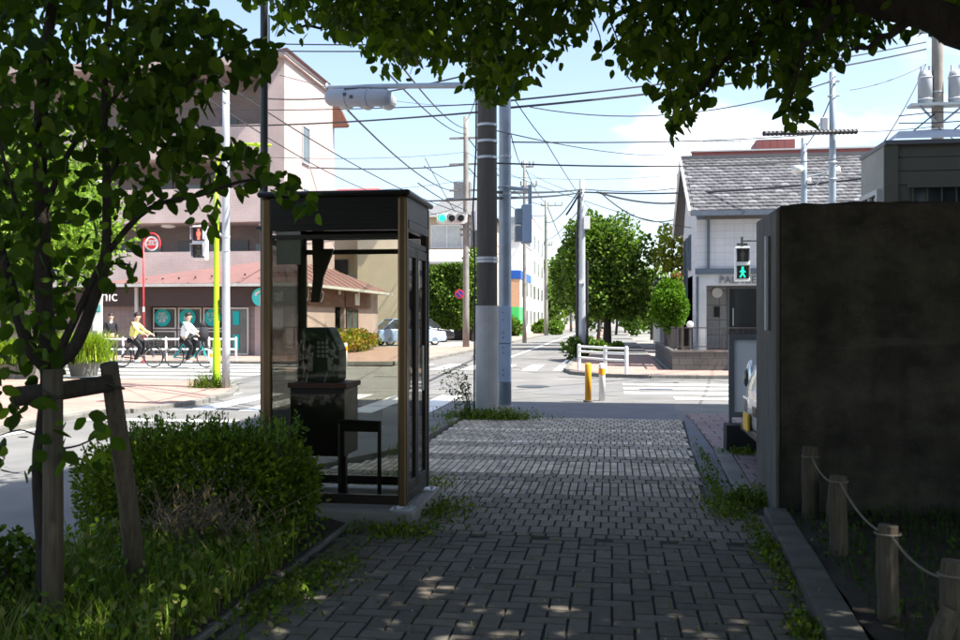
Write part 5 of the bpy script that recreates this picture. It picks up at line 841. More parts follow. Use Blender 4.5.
# --- staked young tree at left
yt = empty('staked_tree', (-2.62, 4.1, 0), 'young broad leaved tree in dark shade tied to wooden stakes', 'tree')
b = MB(); w4 = lambda x, y, D=4.3: W(x, D, None, y)
limb(b, [W(38, 4.35, 0.02), w4(44, 560, 4.35), w4(40, 470, 4.35), w4(48, 400, 4.36), w4(50, 368, 4.36)], .034, .04, 10)
limb(b, [w4(50, 372, 4.36), w4(44, 300), w4(42, 220), w4(40, 130), w4(48, 40), w4(60, -60)], .045, .02, 10)
limb(b, [w4(52, 368, 4.36), w4(76, 345), w4(94, 300), w4(105, 265), w4(107, 190), w4(104, 110), w4(110, 0)], .034, .012, 9)
limb(b, [w4(50, 370, 4.36), w4(28, 345), w4(12, 290), w4(-10, 210), w4(-40, 100)], .035, .014, 9)
limb(b, [w4(60, 350), w4(84, 300), w4(110, 250), w4(150, 208), w4(200, 195), w4(250, 180), w4(290, 190, 4.2)], .02, .005, 8)
limb(b, [w4(106, 180), w4(140, 130), w4(180, 90), w4(215, 60), w4(262, 38)], .014, .004, 8); limb(b, [w4(42, 220), w4(70, 150), w4(120, 90), w4(150, 20)], .016, .006, 8); limb(b, [w4(42, 250), w4(15, 200, 4.1), w4(-5, 120, 4)], .014, .006, 8); limb(b, [w4(45, 440, 4.4), w4(20, 430), w4(-10, 440)], .006, .003, 6); limb(b, [w4(50, 450), w4(80, 445), w4(108, 430)], .006, .003, 6)
b.build('trunk', M['bark'], yt, smooth=True)
M1 = [(-120, -120), (178, -120), (205, 5), (178, 50), (165, 120), (140, 170), (118, 215), (98, 262), (78, 290), (62, 345), (10, 372), (-120, 420)]
M2 = [(150, 15), (205, 8), (238, 30), (274, 46), (272, 70), (230, 66), (212, 100), (190, 118), (225, 135), (262, 150), (300, 180), (328, 212), (318, 224), (290, 205), (252, 186), (222, 196), (214, 232), (196, 226), (182, 208), (150, 212), (128, 218), (118, 200), (140, 100)]
M3 = [(-30, 385), (36, 392), (70, 402), (118, 428), (112, 470), (66, 462), (40, 470), (-30, 520)]; M4 = [(98, 225), (136, 232), (142, 270), (128, 300), (102, 290)]
M5 = [(228, 72), (262, 70), (268, 88), (232, 92)]; M6 = [(20, 340), (62, 335), (72, 372), (30, 380)]
LG = [(.044, .084, .010), (.062, .112, .013), (.030, .060, .009), (.095, .155, .016), (.046, .088, .010)]
Q = []
for poly_, n, D0, D1 in ((M1, 5600, 3.9, 5.4), (M2, 820, 4.0, 4.9), (M3, 80, 3.8, 4.5), (M4, 24, 4.1, 4.5), (M5, 10, 4.1, 4.3), (M6, 24, 4.1, 4.5)):
    xs_, ys_ = np.array(poly_).T; x = RNG.uniform(xs_.min(), xs_.max(), n * 4); yv = RNG.uniform(ys_.min(), ys_.max(), n * 4); k = inpoly(x, yv, poly_)
    x, yv = x[k], yv[k]; 
    if n > 500:
        g = np.sin(x * .085 + 1.3) * np.sin(yv * .07 + .6) + .6 * np.sin(x * .19 + yv * .13); dens = (.62 + .38 * np.clip(g, -1, 1)) * np.where((yv > 150) & (x > 50), .38, np.where(yv > 240, .7, 1)); kk = RNG.random(len(x)) < dens; x, yv = x[kk], yv[kk]
    x, yv = x[:n], yv[:n]; D = RNG.uniform(D0, D1, len(x))
    for a, c, d in zip(x, yv, D): Q.append(tuple(W(a, d, None, c + 4)))
Q = np.array(Q); Q[:, 2] += .03
leaves('leaves', Q, .074, M['leaf'], yt, LG, droop=.55, wid=.33, fine=True, svar=.42)
# stakes
sk = empty('support_stakes', (-2.3, 4.3, 0), 'weathered wooden support stakes lashed round the young tree', 'tree support')
b = MB(); s0 = W(53, 4.15, 0); b.tube([(s0.x, s0.y, -.02), (s0.x, s0.y, .7), (s0.x, s0.y, 1.28)], [.046, .043, .042], 18, jit=.03); b.build('stake', M['wood'], sk, smooth=True)
b = MB(); b.tube([W(140, 4.75, 0), w_(128, 500, 4.6), w_(109, 364, 4.4)], [.05, .046, .042], 14, jit=.03); b.build('stake', M['wood'], sk, smooth=True)
b = MB(); b.tube([w_(14, 397, 4.15), w_(60, 391, 4.22), w_(112, 383, 4.36)], [.045, .043, .04], 16, jit=.02); b.build('cross_bar', M['woodd'], sk, smooth=True)
b = MB(); b.tube([w_(43, 390, 4.08), w_(53, 396, 4.05), w_(64, 398, 4.08)], .006, 6); b.tube([w_(43, 402, 4.08), w_(53, 399, 4.05), w_(64, 396, 4.08)], .006, 6); b.ring(w_(112, 385, 4.36), (.3, .2, 1), .055, .006, 20, 6); b.build('lashing', M['woodd'], sk)
# --- hedge by the booth
he = empty('hedge', (-2.6, 6.0, 0), 'clipped azalea hedge with bright upright shoots beside the booth', 'hedge')
def hedge_pts(n, c, r, k=3.2):
    e = RNG.normal(size=(n, 3)); e /= np.linalg.norm(e, axis=1)[:, None]; e = np.sign(e) * np.abs(e) ** (1 / 1.0); m_ = (np.abs(e) ** k).sum(1) ** (1 / k); e = e / m_[:, None]
    s = RNG.uniform(.35, 1.0, n)[:, None] ** .6 * 1.03 * (1 + .07 * np.sin(e[:, :1] * 9 + e[:, 1:2] * 7)); return np.array(c) + e * np.array(r) * s, e
P, nr = hedge_pts(30000, (-2.72, 5.95, .37), (.76, .52, .37)); s = P[:, 2] > .12; P, nr = P[s], nr[s]
low = RNG.random(len(P)) < np.clip((P[:, 2] - .0) / .3, .2, 1); P, nr = P[low], nr[low]
HG = [(.08, .125, .010), (.11, .16, .012), (.055, .095, .010), (.14, .19, .015)]
leaves('leaves', P, .034, M['leafs'], he, HG, droop=-.2, normals=nr, wid=.3)
b = MB(); SH = []
for k in range(130):
    x, y = random.uniform(-3.2, -2.05), random.uniform(5.55, 6.35); h = random.uniform(.03, .13); b.tube([(x, y, .64), (x + random.uniform(-.02, .02), y, .75 + h)], .0018, 4)
    for j in range(9): SH.append((x + random.gauss(0, .006), y + random.gauss(0, .006), .73 + h * j / 8))
for k in range(120):
    a = (random.uniform(-3.0, -2.2), random.uniform(5.6, 6.3)); z = random.uniform(.3, .7); b.tube([(a[0], a[1], .02), (a[0] + random.uniform(-.15, .15), a[1] + random.uniform(-.15, .1), z * .5), (a[0] + random.uniform(-.3, .3), a[1] + random.uniform(-.3, .3), z)], .004, 4, r1=.0015)
b.build('twigs', M['bark'], he); leaves('shoots', SH, .032, M['leafs'], he, [(.09, .17, .02), (.12, .20, .025)], droop=.6, up=True, wid=.22)
# dead twigs with dry leaves in front of the hedge
dd = empty('dead_shrub', (-2.35, 5.2, 0), 'bare grey dead shrub with tan dry leaves before the hedge', 'shrub'); b = MB(); DP = []
for k in range(110):
    x, y = random.gauss(-2.42, .16), random.gauss(5.28, .1); p0 = Vector((x, y, .02)); p1 = p0 + Vector((random.gauss(0, .12), random.gauss(-.02, .08), random.uniform(.18, .34))); p2 = p1 + Vector((random.gauss(0, .14), random.gauss(0, .1), random.uniform(.08, .25))); b.tube([p0, p1, p2], .0035, 4, r1=.001)
    for j in range(4): q = p1 + (p2 - p1) * random.random(); DP.append(tuple(q))
    b.tube([p1, p1 + Vector((random.gauss(0, .12), random.gauss(0, .1), random.uniform(0, .15)))], .0015, 4)
b.build('twigs', mat('dead_twig', (.15, .12, .095), .9), dd); leaves('dry_leaves', DP, .035, M['leafs'], dd, [(.30, .22, .12), (.22, .15, .08)], droop=.8, wid=.16)
# grass and ground cover -------------------------------------------------------
def area(n, x0, x1, y0, y1, z=.04): return np.c_[RNG.uniform(x0, x1, n), RNG.uniform(y0, y1, n), np.full(n, z)]
GG = [(.10, .165, .014), (.08, .135, .014), (.14, .20, .02), (.055, .10, .012), (.17, .17, .06)]
A = area(6000, -3.25, -1.93, 3.4, 5.6); A = A[RNG.random(len(A)) < np.clip(1.25 - (A[:, 0] + 3.2) * .35, .3, 1)]
tag(grass('grass', A, .27, M['leafs'], w=.0036, lean=.9, tones=GG), 'rank green grass around the stakes at lower left', 'grass', kind='stuff')
GP = area(4200, -3.2, -1.88, 3.5, 6.1, .05); GP[:, 2] += RNG.uniform(0, .25, len(GP)); tag(leaves('ground_cover', GP, .04, M['leafs'], None, GG, droop=-.1, wid=.3), 'broad leaved weeds mixed in the grass at lower left', 'weeds', kind='stuff')
A = area(2300, 1.28, 4.6, 3.0, 7.3); tag(grass('bed_weeds', A, .13, M['leafs'], w=.004, tones=[(.03, .06, .012), (.045, .085, .014)]), 'sparse dark weeds on the soil behind the log posts', 'weeds', kind='stuff')
A = area(2600, 1.28, 4.6, 3.0, 7.3, .05); A[:, 2] += RNG.uniform(0, .06, len(A)); tag(leaves('bed_cover', A, .035, M['leafs'], None, [(.035, .07, .012), (.06, .11, .015), (.05, .04, .02)], droop=-.2, wid=.35), 'low leafy cover and litter in the shaded bed', 'ground cover', kind='stuff')
def patch(name, label, cx, cy, rx, ry, n, h, nl=0, w=.004, z=.0):
    A = np.c_[RNG.normal(cx, rx, n), RNG.normal(cy, ry, n), np.full(n, z)]; A = A[:n // 2]; o = grass(name, A, h * .7, M['leafs'], w=w, lean=1.3, tones=GG); tag(o, label, 'weeds', kind='stuff')
    if nl: nl = int(nl * 2.6); A = np.c_[RNG.normal(cx, rx, nl), RNG.normal(cy, ry, nl), RNG.uniform(.01, h * .8, nl) * RNG.random(nl) + z]; leaves('weed_leaves', A, .035, M['leafs'], o, GG, droop=-.1, wid=.3)
g = lambda x, y: G(x, y)
for nm, la, (cx, cy), rx, ry, n, h, nl in [('weed_patch', 'weeds at the foot of the wall end beside the kerb', (g(755, 503).x, g(755, 503).y), .16, .12, 520, .22, 200), ('weed_patch', 'weeds in the widened joint left of the kerb end', (.92, 7.55), .1, .2, 350, .1, 160), ('weed_patch', 'weeds along the gutter beyond the wall', (.9, 8.6), .035, .5, 260, .09, 80), ('weed_patch', 'small weeds halfway along the gutter', (1.0, 10.2), .03, .7, 180, .07, 60),
        ('weed_patch', 'weeds lining the kerb of the shaded bed', (1.0, 6.2), .05, .55, 420, .09, 160), ('weed_patch', 'bright tuft beside the kerb at lower right', (.93, 4.65), .05, .12, 220, .1, 80), ('weed_patch', 'weeds round the booth corner foot plate', (-1.5, 6.45), .16, .12, 300, .09, 140), ('weed_patch', 'weeds trailing from the booth slab', (-1.3, 7.2), .14, .25, 300, .1, 120), ('weed_patch', 'moss and weeds between pavers left of centre', (-1.7, 5.3), .12, .35, 420, .05, 200), ('weed_patch', 'weeds at lower left of the paving', (-1.78, 4.75), .1, .25, 420, .07, 200),
        ('weed_patch', 'weeds under the booth seen through the glass', (-1.9, 8.3), .25, .2, 420, .12, 160), ('weed_patch', 'weed beside the sign base', (1.42, 10.62), .1, .08, 160, .16, 80)]:
    patch(nm, la, cx, cy, rx, ry, n, h, nl)
K = []
for t in np.linspace(0, 1, 220): K.append((-2.3 + random.gauss(0, .05) - .1 * (1 - t), 10.0 + 4.2 * t + random.gauss(0, .1), 0))
tag(grass('edge_weeds', K, .12, M['leafs'], w=.006, lean=.9, tones=GG), 'line of weeds along the left edge of the pavement', 'weeds', kind='stuff')
cpx, cpy = P_['cp'][1].x, P_['cp'][1].y
patch('pole_weeds', 'weeds crowding the foot of the two poles', cpx + .05, cpy - .2, .32, .12, 1300, .24, 700, w=.006)
b = MB(); LP = []; tw_ = empty('tall_weed', (cpx - .3, cpy - .3, 0), 'tall leggy dark weed leaning left of the concrete pole', 'weed')
for k in range(16):
    x = cpx - .22 + random.gauss(0, .1); y = cpy - .3 + random.gauss(0, .06); h = random.uniform(.35, .85); dx = random.uniform(-.42, .02); pts = [Vector((x, y, 0)), Vector((x + dx * .3, y, h * .6)), Vector((x + dx * .8, y, h)), Vector((x + dx * 1.1, y, h * .96))]; b.tube(pts, .004, 4, r1=.0015)
    for j in range(26): t = random.random(); i = min(2, int(t * 3)); f = t * 3 - i; LP.append(tuple(pts[i] * (1 - f) + pts[i + 1] * f + Vector([random.gauss(0, .025) for _ in range(3)])))
b.build('stems', M['bark'], tw_); leaves('leaves', LP, .05, M['leafs'], tw_, DARKG, droop=.2, wid=.2)
PJ = np.c_[RNG.uniform(-1.85, 1.0, 260), RNG.uniform(4.2, 8.5, 260), np.full(260, 0.)]; tag(grass('joint_weeds', PJ, .035, M['leafs'], w=.003, lean=.9, tones=GG), 'tiny weeds and litter in the paver joints', 'weeds', kind='stuff')
LT = np.c_[RNG.uniform(-1.85, 1.0, 220), RNG.uniform(4.2, 9.5, 220), np.full(220, .006)]; tag(leaves('leaf_litter', LT, .022, M['leafs'], None, [(.25, .2, .12), (.12, .08, .05), (.3, .28, .2)], droop=0, wid=.3), 'scattered dry leaf scraps on the pavers', 'leaf litter', kind='stuff')
# --- background trees ---------------------------------------------------------
def tree(name, label, c, r, base, n, size, tones, lumps=30, lr=.36, trunk=.15, group=None, cat='tree', zmin=None, m='leafs', limbs=5, trans=None):
    t = empty(name, (base[0], base[1], base[2] if len(base) > 2 else 0), label, cat, group); b = MB(); bz = base[2] if len(base) > 2 else 0
    cc = Vector(c); limb(b, [(base[0], base[1], bz), (base[0] * .7 + cc.x * .3, base[1] * .7 + cc.y * .3, bz + (cc.z - bz) * .45), (cc.x, cc.y, cc.z + r[2] * .3)], trunk, trunk * .35, 10)
    for k in range(limbs): a = k * 2.4; limb(b, [(base[0] * .6 + cc.x * .4, base[1] * .6 + cc.y * .4, bz + (cc.z - bz) * (.45 + .08 * k)), cc + Vector((math.cos(a) * r[0] * .4, math.sin(a) * r[1] * .4, r[2] * .0)), cc + Vector((math.cos(a) * r[0] * .75, math.sin(a) * r[1] * .75, r[2] * .35))], trunk * .4, trunk * .1, 6)
    b.build('trunk', M['bark'], t); P, nr = crown_pts(c, r, n, lumps, lr, zmin=zmin); leaves('crown', P, size, M[m], t, tones, droop=.0, normals=nr, wid=.42, tv=.3); return t
BR = [(.075, .135, .02), (.10, .17, .025), (.05, .10, .018), (.13, .20, .035)]
cen_ = W(607, 48, 0)
tree('round_street_tree', 'large rounded dense green street tree at centre', (cen_.x + .1, cen_.y, 4.15), (2.45, 2.2, 3.25), (cen_.x, cen_.y), 14000, .20, BR, lumps=60, lr=.30, trunk=.25, zmin=1.7)
c = W(573, 56, 0); tree('street_tree', 'looser green tree just left of the big round tree', (c.x, c.y, 4.0), (1.35, 1.5, 2.5), (c.x + .3, c.y), 5000, .22, BR, lumps=34, lr=.32)
c = W(670, 29.2, 0); tree('topiary_bush', 'bright clipped round topiary before the white sided house', (c.x, c.y, 1.93), (.62, .66, .86), (c.x + .1, c.y), 12000, .075, [(.075, .165, .012), (.10, .20, .015), (.055, .125, .010)], lumps=70, lr=.27, trunk=.08)
c = W(690, 31.0, 0); b = MB()
c = W(681, 40, 0); tree('flowering_shrub', 'shrub with pink flowers above the topiary', (c.x, c.y, 3.2), (.4, .4, .5), (c.x, c.y), 600, .12, [(.10, .16, .03), (.10, .16, .03), (.12, .2, .03), (.5, .12, .14)], lumps=14)
c = W(672, 47, 0); tree('yellow_leaved_tree', 'sparse yellow green tree against the sky by the house', (c.x, c.y, 5.0), (1.3, 1.2, 1.5), (c.x, c.y), 900, .2, [(.32, .34, .04), (.22, .28, .04)], lumps=12, lr=.3, trunk=.08)
for (px, D, cz, rx, rz, n, la) in [(652, 70, 3.0, 1.2, 2.0, 1500, 'pale sunny tree right of the round tree'), (632, 90, 2.6, 2.0, 2.2, 2600, 'shaded tree far along the path'), (600, 120, 3.2, 3, 3, 2600, 'distant tree behind the round tree trunk'), (545, 140, 6, 3.4, 5.5, 3000, 'tall distant tree on the left of the far street'), (558, 190, 7, 5, 7, 2600, 'far tree mass closing the street'), (655, 110, 4, 3, 4, 2200, 'far pale tree between round tree and topiary'), (533, 170, 8, 5, 7, 2400, 'faint far tree above the street houses')]:
    c = W(px, D, 0); tree('distant_tree', la, (c.x, c.y, cz), (rx, rx, rz), (c.x, c.y), n, .003 * D + .1, BR + [(.16, .22, .06)], lumps=24, group='distant street trees')
for (px, D, r, la) in [(598, 40, .42, 'low round shrub at the foot of the round tree'), (576, 36, .55, 'small pale shrub beside the bright steel pole'), (589, 46, .4, 'dark shrub behind the guard rail'), (617, 43, .3, 'low shrub right of the round tree trunk'), (541, 100, .9, 'clipped shrub on the far left kerb'), (553, 96, .9, 'second clipped shrub on the far left kerb'), (556, 104, .8, 'yellow green clipped shrub by the far kerb'), (512, 84, 1.1, 'shrub under the green hoarding')]:
    c = W(px, D, 0); tree('shrub', la, (c.x, c.y, r * .8), (r, r, r * .8), (c.x, c.y), int(700 + 500 * r), .003 * D, BR, lumps=18, group='street shrubs', cat='shrub', trunk=.04, limbs=3)
for k in range(5):
    c = W(598 + 9 * k, 62 + 14 * k, 0); t = empty('path_tree', (c.x, c.y, 0), ['slim trunked tree nearest along the shaded path', 'second slim tree along the shaded path', 'third slim tree down the path', 'fourth slim tree farther down the path', 'last slim tree at the end of the path'][k], 'tree', 'trees lining the path'); b = MB(); limb(b, [(c.x, c.y, 0), (c.x + .1, c.y, 1.6), (c.x, c.y, 3.4)], .13, .08, 8); b.build('trunk', M['bark'], t); P, nr = crown_pts((c.x, c.y, 3.9), (1.9, 1.9, 1.5), 1300, 14); leaves('crown', P, .28, M['leafs'], t, BR, droop=0, normals=nr)
# trees behind the camera: the place has them, the booth glass mirrors them
for (x, y, la) in ((-3.0, -9, 'broad street tree behind the viewpoint on the left'), (2.8, -11, 'broad street tree behind the viewpoint on the right'), (-8.5, -13, 'street tree farther behind across the road')):
    tree('street_tree', la, (x, y, 4.6), (3.4, 3.2, 3.6), (x, y), 9000, .30, DARKG, lumps=50, lr=.32, trunk=.22)
# ivy hedge at the car park
iv = empty('ivy_hedge', (-11, 65, 0), 'tall ivy covered hedge behind the parked cars', 'hedge'); b = MB(); b.box((-16, 64.4, 0), (-9.2, 64.9, 5.0)); b.build('core', M['darkpost'], iv); P = np.c_[RNG.uniform(-16.1, -9.0, 14000), RNG.uniform(63.9, 64.5, 14000), RNG.uniform(.9, 5.5, 14000)]; P[:, 2] -= (np.sin(P[:, 0] * 1.3) + 1) * .15 * (P[:, 2] > 4.8)
P[:, 1] += .25 * np.sin(P[:, 0] * 2.1) * np.sin(P[:, 2] * 1.7); leaves('ivy', P, .22, M['leafs'], iv, BR, droop=.3, wid=.42)
c = W(473, 62, 0); tree('street_tree', 'bright narrow tree right of the far pole', (c.x, c.y, 3.6), (.9, .9, 2.9), (c.x, c.y), 2600, .2, [(.14, .24, .03), (.10, .18, .025)], lumps=20)
# plants by the clinic, seen through the glass
c = W(376, 39, 0); fb = tree('flower_bed', 'yellow green flowering bushes along the clinic side', (-11.7, 41.5, .55), (.55, 4.2, .55), (-11.7, 41.5), 5000, .12, [(.18, .24, .03), (.12, .20, .03), (.45, .36, .05), (.35, .16, .06)], lumps=60, lr=.3, cat='shrub', trunk=.03)
c = W(84, 24.5, 0); t = empty('planter_shrub', (c.x, c.y, 0), 'spiky bright yellow green shrub in grey planter on the pink corner', 'shrub'); b = MB(); b.tube([(c.x, c.y, .03), (c.x, c.y, .42)], [.32, .42], 20); b.build('planter', M['kerb'], t); P = np.c_[RNG.normal(c.x, .24, 2600), RNG.normal(c.y, .2, 2600), RNG.uniform(.35, .5, 2600)]
grass('foliage', P, .75, M['leafs'], t, w=.014, lean=1.1, tones=[(.28, .36, .03), (.20, .30, .03), (.14, .22, .03)])
c = W(12, 23.5, 0); t = empty('planter_shrub', (c.x, c.y, 0), 'bright yellow green shrub in long planter at the left edge', 'shrub'); b = MB(); b.box((c.x - 1.6, c.y - .25, .03), (c.x + .8, c.y + .25, .42)); b.build('planter', M['kerb'], t); P = np.c_[RNG.uniform(c.x - 1.5, c.x + .9, 2600), RNG.normal(c.y, .2, 2600), RNG.uniform(.35, .5, 2600)]; grass('foliage', P, .65, M['leafs'], t, w=.014, lean=1.1, tones=[(.28, .36, .03), (.20, .30, .03), (.14, .22, .03)])
c = W(204, 20.6, 0); patch('lamp_weeds', 'weeds round the foot of the lime lamp post', G(213, 389).x - .1, G(213, 389).y, .2, .12, 420, .5, 300, w=.008, z=.03)
for px, D, cz, r, la in [(60, 27, 4.6, 2.0, 'sunlit bright green tree on the far left corner'), (5, 24, 4.0, 2.0, 'sunlit tree at the left edge beyond the road')]:
    c = W(px, D, 0); tree('corner_tree', la, (c.x, c.y, cz), (r, r, r * 1.2), (c.x, c.y), 6500, .13, [(.14, .24, .03), (.20, .30, .04), (.09, .16, .02)], lumps=36, trunk=.14, group='trees across the road')
P, nr = crown_pts(w_(6, 568, 4.5), (.22, .22, .18), 900, 12); le = empty('low_shrub', (w_(6, 568, 4.5).x, w_(6, 568, 4.5).y, 0), 'dark low shrub cut by the left edge', 'shrub'); leaves('leaves', P, .04, M['leafs'], le, DARKG, normals=nr); b = MB(); b.tube([(w_(6, 568, 4.5).x, w_(6, 568, 4.5).y, 0), tuple(w_(6, 568, 4.5))], .01, 5); b.build('stem', M['bark'], le)
# ================================================================ people and bicycles
def skinmesh(name, nodes, edges, m, parent, sub=2):
    me = bpy.data.meshes.new(name); me.from_pydata([n[0] for n in nodes], edges, []); o = bpy.data.objects.new(name, me); C.objects.link(o); o.parent = parent
    sk = o.modifiers.new('skin', 'SKIN'); sk.use_smooth_shade = True; me.skin_vertices if me.skin_vertices else None
    if not me.skin_vertices:
        bm = bmesh.new(); bm.from_mesh(me); bm.verts.layers.skin.verify(); bm.to_mesh(me); bm.free()
    for i, n in enumerate(nodes):
        r = n[1] if isinstance(n[1], tuple) else (n[1], n[1]); me.skin_vertices[0].data[i].radius = r
    me.skin_vertices[0].data[0].use_root = True
    s = o.modifiers.new('sub', 'SUBSURF'); s.levels = s.render_levels = sub; me.materials.append(m); return o
def person(loc, label, riding=True, top='jyel', legs='cdark', rz=0, flip=1):
    r = empty('person', loc, label, 'person')
    if riding:      # faces +x, saddle at z .88
        J = dict(pel=(-.18, 0, .95), chest=(-.06, 0, 1.26), neck=(-.02, 0, 1.45), head=(.02, 0, 1.62), crown=(.01, 0, 1.70), sL=(-.05, .17, 1.38), eL=(.14, .22, 1.16), hL=(.36, .22, 1.07), sR=(-.05, -.17, 1.38), eR=(.14, -.22, 1.16), hR=(.36, -.22, 1.07), kL=(.2, .1, .82), aL=(.08, .1, .38), tL=(.22, .1, .33), kR=(.16, -.1, .64), aR=(-.02, -.1, .24), tR=(.12, -.1, .18))
    else:
        J = dict(pel=(0, 0, .92), chest=(0, 0, 1.22), neck=(0, 0, 1.42), head=(.02, 0, 1.55), crown=(.01, 0, 1.64), sL=(0, .18, 1.35), eL=(0, .22, 1.08), hL=(.06, .22, .86), sR=(0, -.18, 1.35), eR=(.0, -.22, 1.08), hR=(.1, -.2, .9), kL=(.06, .09, .5), aL=(-.04, .09, .09), tL=(.12, .09, .05), kR=(.1, -.09, .5), aR=(.12, -.09, .09), tR=(.27, -.09, .05))
    N = []; ix = {}; E = []
    def nd(k, p, rr): ix[k] = len(N); N.append((tuple(p), rr))
    rad = dict(pel=(.13, .10), chest=(.14, .10), neck=.05, head=.088, crown=.075, sL=.055, sR=.055, eL=.04, eR=.04, hL=.028, hR=.028, kL=.062, kR=.062, aL=.042, aR=.042, tL=.035, tR=.035)
    for k, p in J.items(): nd(k, p, rad[k])
    for a, c in (('pel', 'chest'), ('chest', 'neck'), ('neck', 'head'), ('head', 'crown'), ('chest', 'sL'), ('chest', 'sR'), ('sL', 'eL'), ('eL', 'hL'), ('sR', 'eR'), ('eR', 'hR'), ('pel', 'kL'), ('kL', 'aL'), ('aL', 'tL'), ('pel', 'kR'), ('kR', 'aR'), ('aR', 'tR')): E.append((ix[a], ix[c]))
    for h in ('hL', 'hR'):
        p = Vector(J[h]); fwd = (Vector(J[h]) - Vector(J['e' + h[1]])).normalized(); nd(h + 'p', p + fwd * .06, .026); E.append((ix[h], ix[h + 'p']))
        for f in range(4): k = h + 'f%d' % f; nd(k, p + fwd * (.09 + (.008 if f in (1, 2) else 0)) + Vector((0, (f - 1.5) * .018, -.005)), .009); E.append((ix[h + 'p'], ix[k])); nd(k + 'b', p + fwd * .11 + Vector((0, (f - 1.5) * .019, -.04)), .008); E.append((ix[k], ix[k + 'b']))
        s = -1 if h == 'hL' else 1; nd(h + 't', p + fwd * .05 + Vector((0, s * .04, -.02)), .01); E.append((ix[h], ix[h + 't']))
    body = skinmesh('body', N, E, M['skin'], r); b = MB(); hx, hz = J['head'][0], J['head'][2]
    def kid(nm, keys, ed, mt, grow, extra={}): 
        n2 = [(J[k], tuple((q + grow) for q in (rad[k] if isinstance(rad[k], tuple) else (rad[k], rad[k])))) for k in keys]; id2 = {k: i for i, k in enumerate(keys)}; skinmesh(nm, n2, [(id2[a], id2[c]) for a, c in ed], M[mt], r)
    J['wL'] = tuple(Vector(J['hL']) * .9 + Vector(J['eL']) * .1); J['wR'] = tuple(Vector(J['hR']) * .9 + Vector(J['eR']) * .1); rad['wL'] = rad['wR'] = .03; rad['pel'] = (.15, .125)
    kid('jacket' if top == 'jyel' else 'shirt', ['chest', 'pel', 'neck', 'sL', 'sR', 'eL', 'eR', 'wL', 'wR'], [('chest', 'pel'), ('chest', 'neck'), ('chest', 'sL'), ('chest', 'sR'), ('sL', 'eL'), ('sR', 'eR'), ('eL', 'wL'), ('eR', 'wR')], top, .018)
    kid('trousers', ['pel', 'kL', 'kR', 'aL', 'aR'], [('pel', 'kL'), ('pel', 'kR'), ('kL', 'aL'), ('kR', 'aR')], legs, .02); 
    for q in ('L', 'R'): b = MB(); a, t = Vector(J['a' + q]), Vector(J['t' + q]); b.ball((a + t) / 2 + Vector((0, 0, -.01)), (.13, .048, .045), 12, 8); b.build('shoe', M['cdark'] if not riding else M['white'], None, smooth=True).parent = r
    b = MB(); b.ball((hx - .035, 0, hz + .06), (.105, .098, .098), 16, 10); h = b.build('hair', M['hair'], None, smooth=True); h.parent = r
    b = MB(); b.ball((hx + .095, 0, hz + .0), (.018, .014, .02), 8, 6); [b.ball((hx + .0, s * .09, hz + .0), (.02, .012, .03), 8, 6) for s in (-1, 1)]; h = b.build('nose_and_ears', M['skin'], None, smooth=True); h.parent = r
    b = MB(); [b.ball((hx + .086, s * .032, hz + .025), .011, 8, 6) for s in (-1, 1)]; b.ball((hx + .086, 0, hz - .045), (.008, .025, .006), 8, 6); h = b.build('eyes_and_mouth', M['hair'], None); h.parent = r
    r.rotation_euler = (0, 0, rz); return r
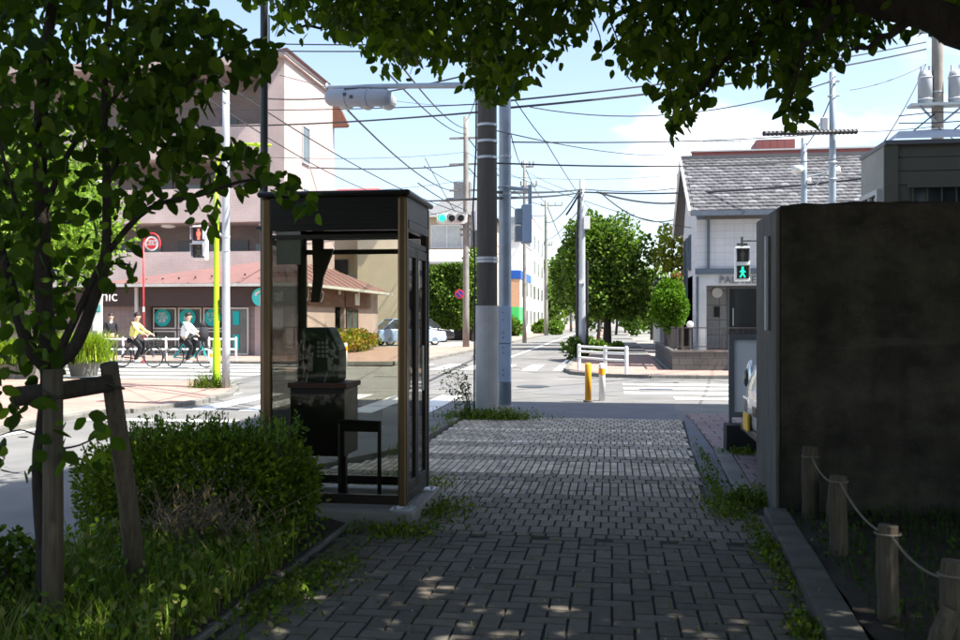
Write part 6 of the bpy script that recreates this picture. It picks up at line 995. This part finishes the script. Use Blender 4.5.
def bicycle(loc, label, fm, rz=0, basket=True, child=False):
    r = empty('bicycle', loc, label, 'bicycle', 'bicycles passing the clinic'); R_ = .33; xb, xf = -.53, .55
    for x in (xb, xf):
        b = MB(); b.ring((x, 0, R_), (0, 1, 0), R_ - .015, .017, 36, 6); w = b.build('wheel', M['rubber'], None, smooth=True); w.parent = r; b = MB(); b.ring((x, 0, R_), (0, 1, 0), R_ - .035, .009, 30, 5)
        for k in range(14): a = k * math.pi / 7; b.tube([(x, 0, R_), (x + (R_ - .035) * math.cos(a), 0, R_ + (R_ - .035) * math.sin(a))], .002, 4)
        b.tube([(x, -.05, R_), (x, .05, R_)], .02, 8); w2 = b.build('spokes', M['steelp'], None); w2.parent = r
        b = MB(); b.tube([(x + (R_ + .03) * math.cos(a), 0, R_ + (R_ + .03) * math.sin(a)) for a in [math.radians(t) for t in range(20, 190, 14)]], .016, 6); m_ = b.build('mudguard', M['darksteel'], None); m_.parent = r
    b = MB(); bb = (-.08, 0, .28); st = (-.2, 0, .78); hd = (.36, 0, .82); hl = (.40, 0, .66)
    for p in ([bb, st], [bb, (.1, 0, .36), hl], [hd, hl], [bb, (xb, .04, R_)], [bb, (xb, -.04, R_)], [st, (xb, .04, R_)], [st, (xb, -.04, R_)], [hl, (.46, .04, .6), (xf, .04, R_)], [hl, (.46, -.04, .6), (xf, -.04, R_)]): b.tube(p, .017, 8)
    o = b.build('frame', M[fm], None); o.parent = r
    b = MB(); b.tube([hd, (.34, 0, 1.02), (.32, .0, 1.04)], .013, 8); b.tube([(.18, .26, 1.02), (.32, .22, 1.06), (.36, 0, 1.03), (.32, -.22, 1.06), (.18, -.26, 1.02)], .012, 8); o = b.build('handlebar', M['steelp'], None, smooth=True); o.parent = r
    b = MB(); b.tube([(-.33, 0, .85), (-.22, 0, .86), (-.08, 0, .84)], [.09, .07, .025], 10); b.tube([st, (-.21, 0, .84)], .014, 6); o = b.build('saddle', M['rubber'], None, smooth=True); o.parent = r
    b = MB(); b.ring((-.08, -.03, .28), (0, 1, 0), .09, .01, 18, 5); b.tube([(-.08, -.06, .28), (-.02, -.06, .17), (.02, -.12, .15)], .012, 6); b.tube([(-.08, .06, .28), (-.12, .06, .38), (-.08, .12, .40)], .012, 6); b.tube([(-.08, -.03, .37), (xb, -.03, R_ + .05)], .006, 4); b.tube([(-.08, -.03, .19), (xb, -.03, R_ - .05)], .006, 4); o = b.build('cranks', M['darksteel'], None); o.parent = r
    if basket:
        b = MB(); x0, x1, z0, z1 = .45, .75, .72, .98
        for z in (z0, .80, .89, z1): b.tube([(x0, -.17, z), (x1, -.19, z), (x1, .19, z), (x0, .17, z), (x0, -.17, z)], .006, 4)
        for k in range(8): t = k / 7; b.tube([(x0 + (x1 - x0) * t, -.18, z0), (x0 + (x1 - x0) * t, -.18, z1)], .005, 4); b.tube([(x0 + (x1 - x0) * t, .18, z0), (x0 + (x1 - x0) * t, .18, z1)], .005, 4); b.tube([(x1, -.19 + .38 * t, z0), (x1, -.19 + .38 * t, z1)], .005, 4); b.tube([(x0, -.17 + .34 * t, z0), (x1, -.17 + .34 * t, z0)], .005, 4)
        o = b.build('basket', M['darksteel'], None); o.parent = r
    if child:
        b = MB(); b.tube([(.4, 0, .86), (.45, 0, 1.0), (.46, 0, 1.3)], [.15, .17, .12], 14); o = b.build('child_seat', M['cdark'], None, smooth=True); o.parent = r; b = MB(); b.ball((.42, 0, 1.36), .11, 12, 8); o = b.build('seat_headrest', M['cdark'], None, smooth=True); o.parent = r
    r.rotation_euler = (0, 0, rz); return r
p = W(137.5, 30, 0); bicycle((p.x, p.y, -.02), 'black city bicycle with wire basket ridden past the clinic', 'darksteel'); person((p.x, p.y, -.02), 'person in yellow jacket riding the black bicycle', True, 'jyel')
p = W(190, 29.8, 0); bicycle((p.x, p.y, -.02), 'teal city bicycle with child seat ridden towards the lime post', 'teal', child=True, basket=False); person((p.x - .05, p.y, -.02), 'person in white shirt riding the teal bicycle', True, 'jwhite')
p = W(111, 34, 0); person((p.x, p.y, .06), 'person in dark clothes standing behind the clinic guard rail', False, 'cdark', 'cdark', rz=math.radians(-60))
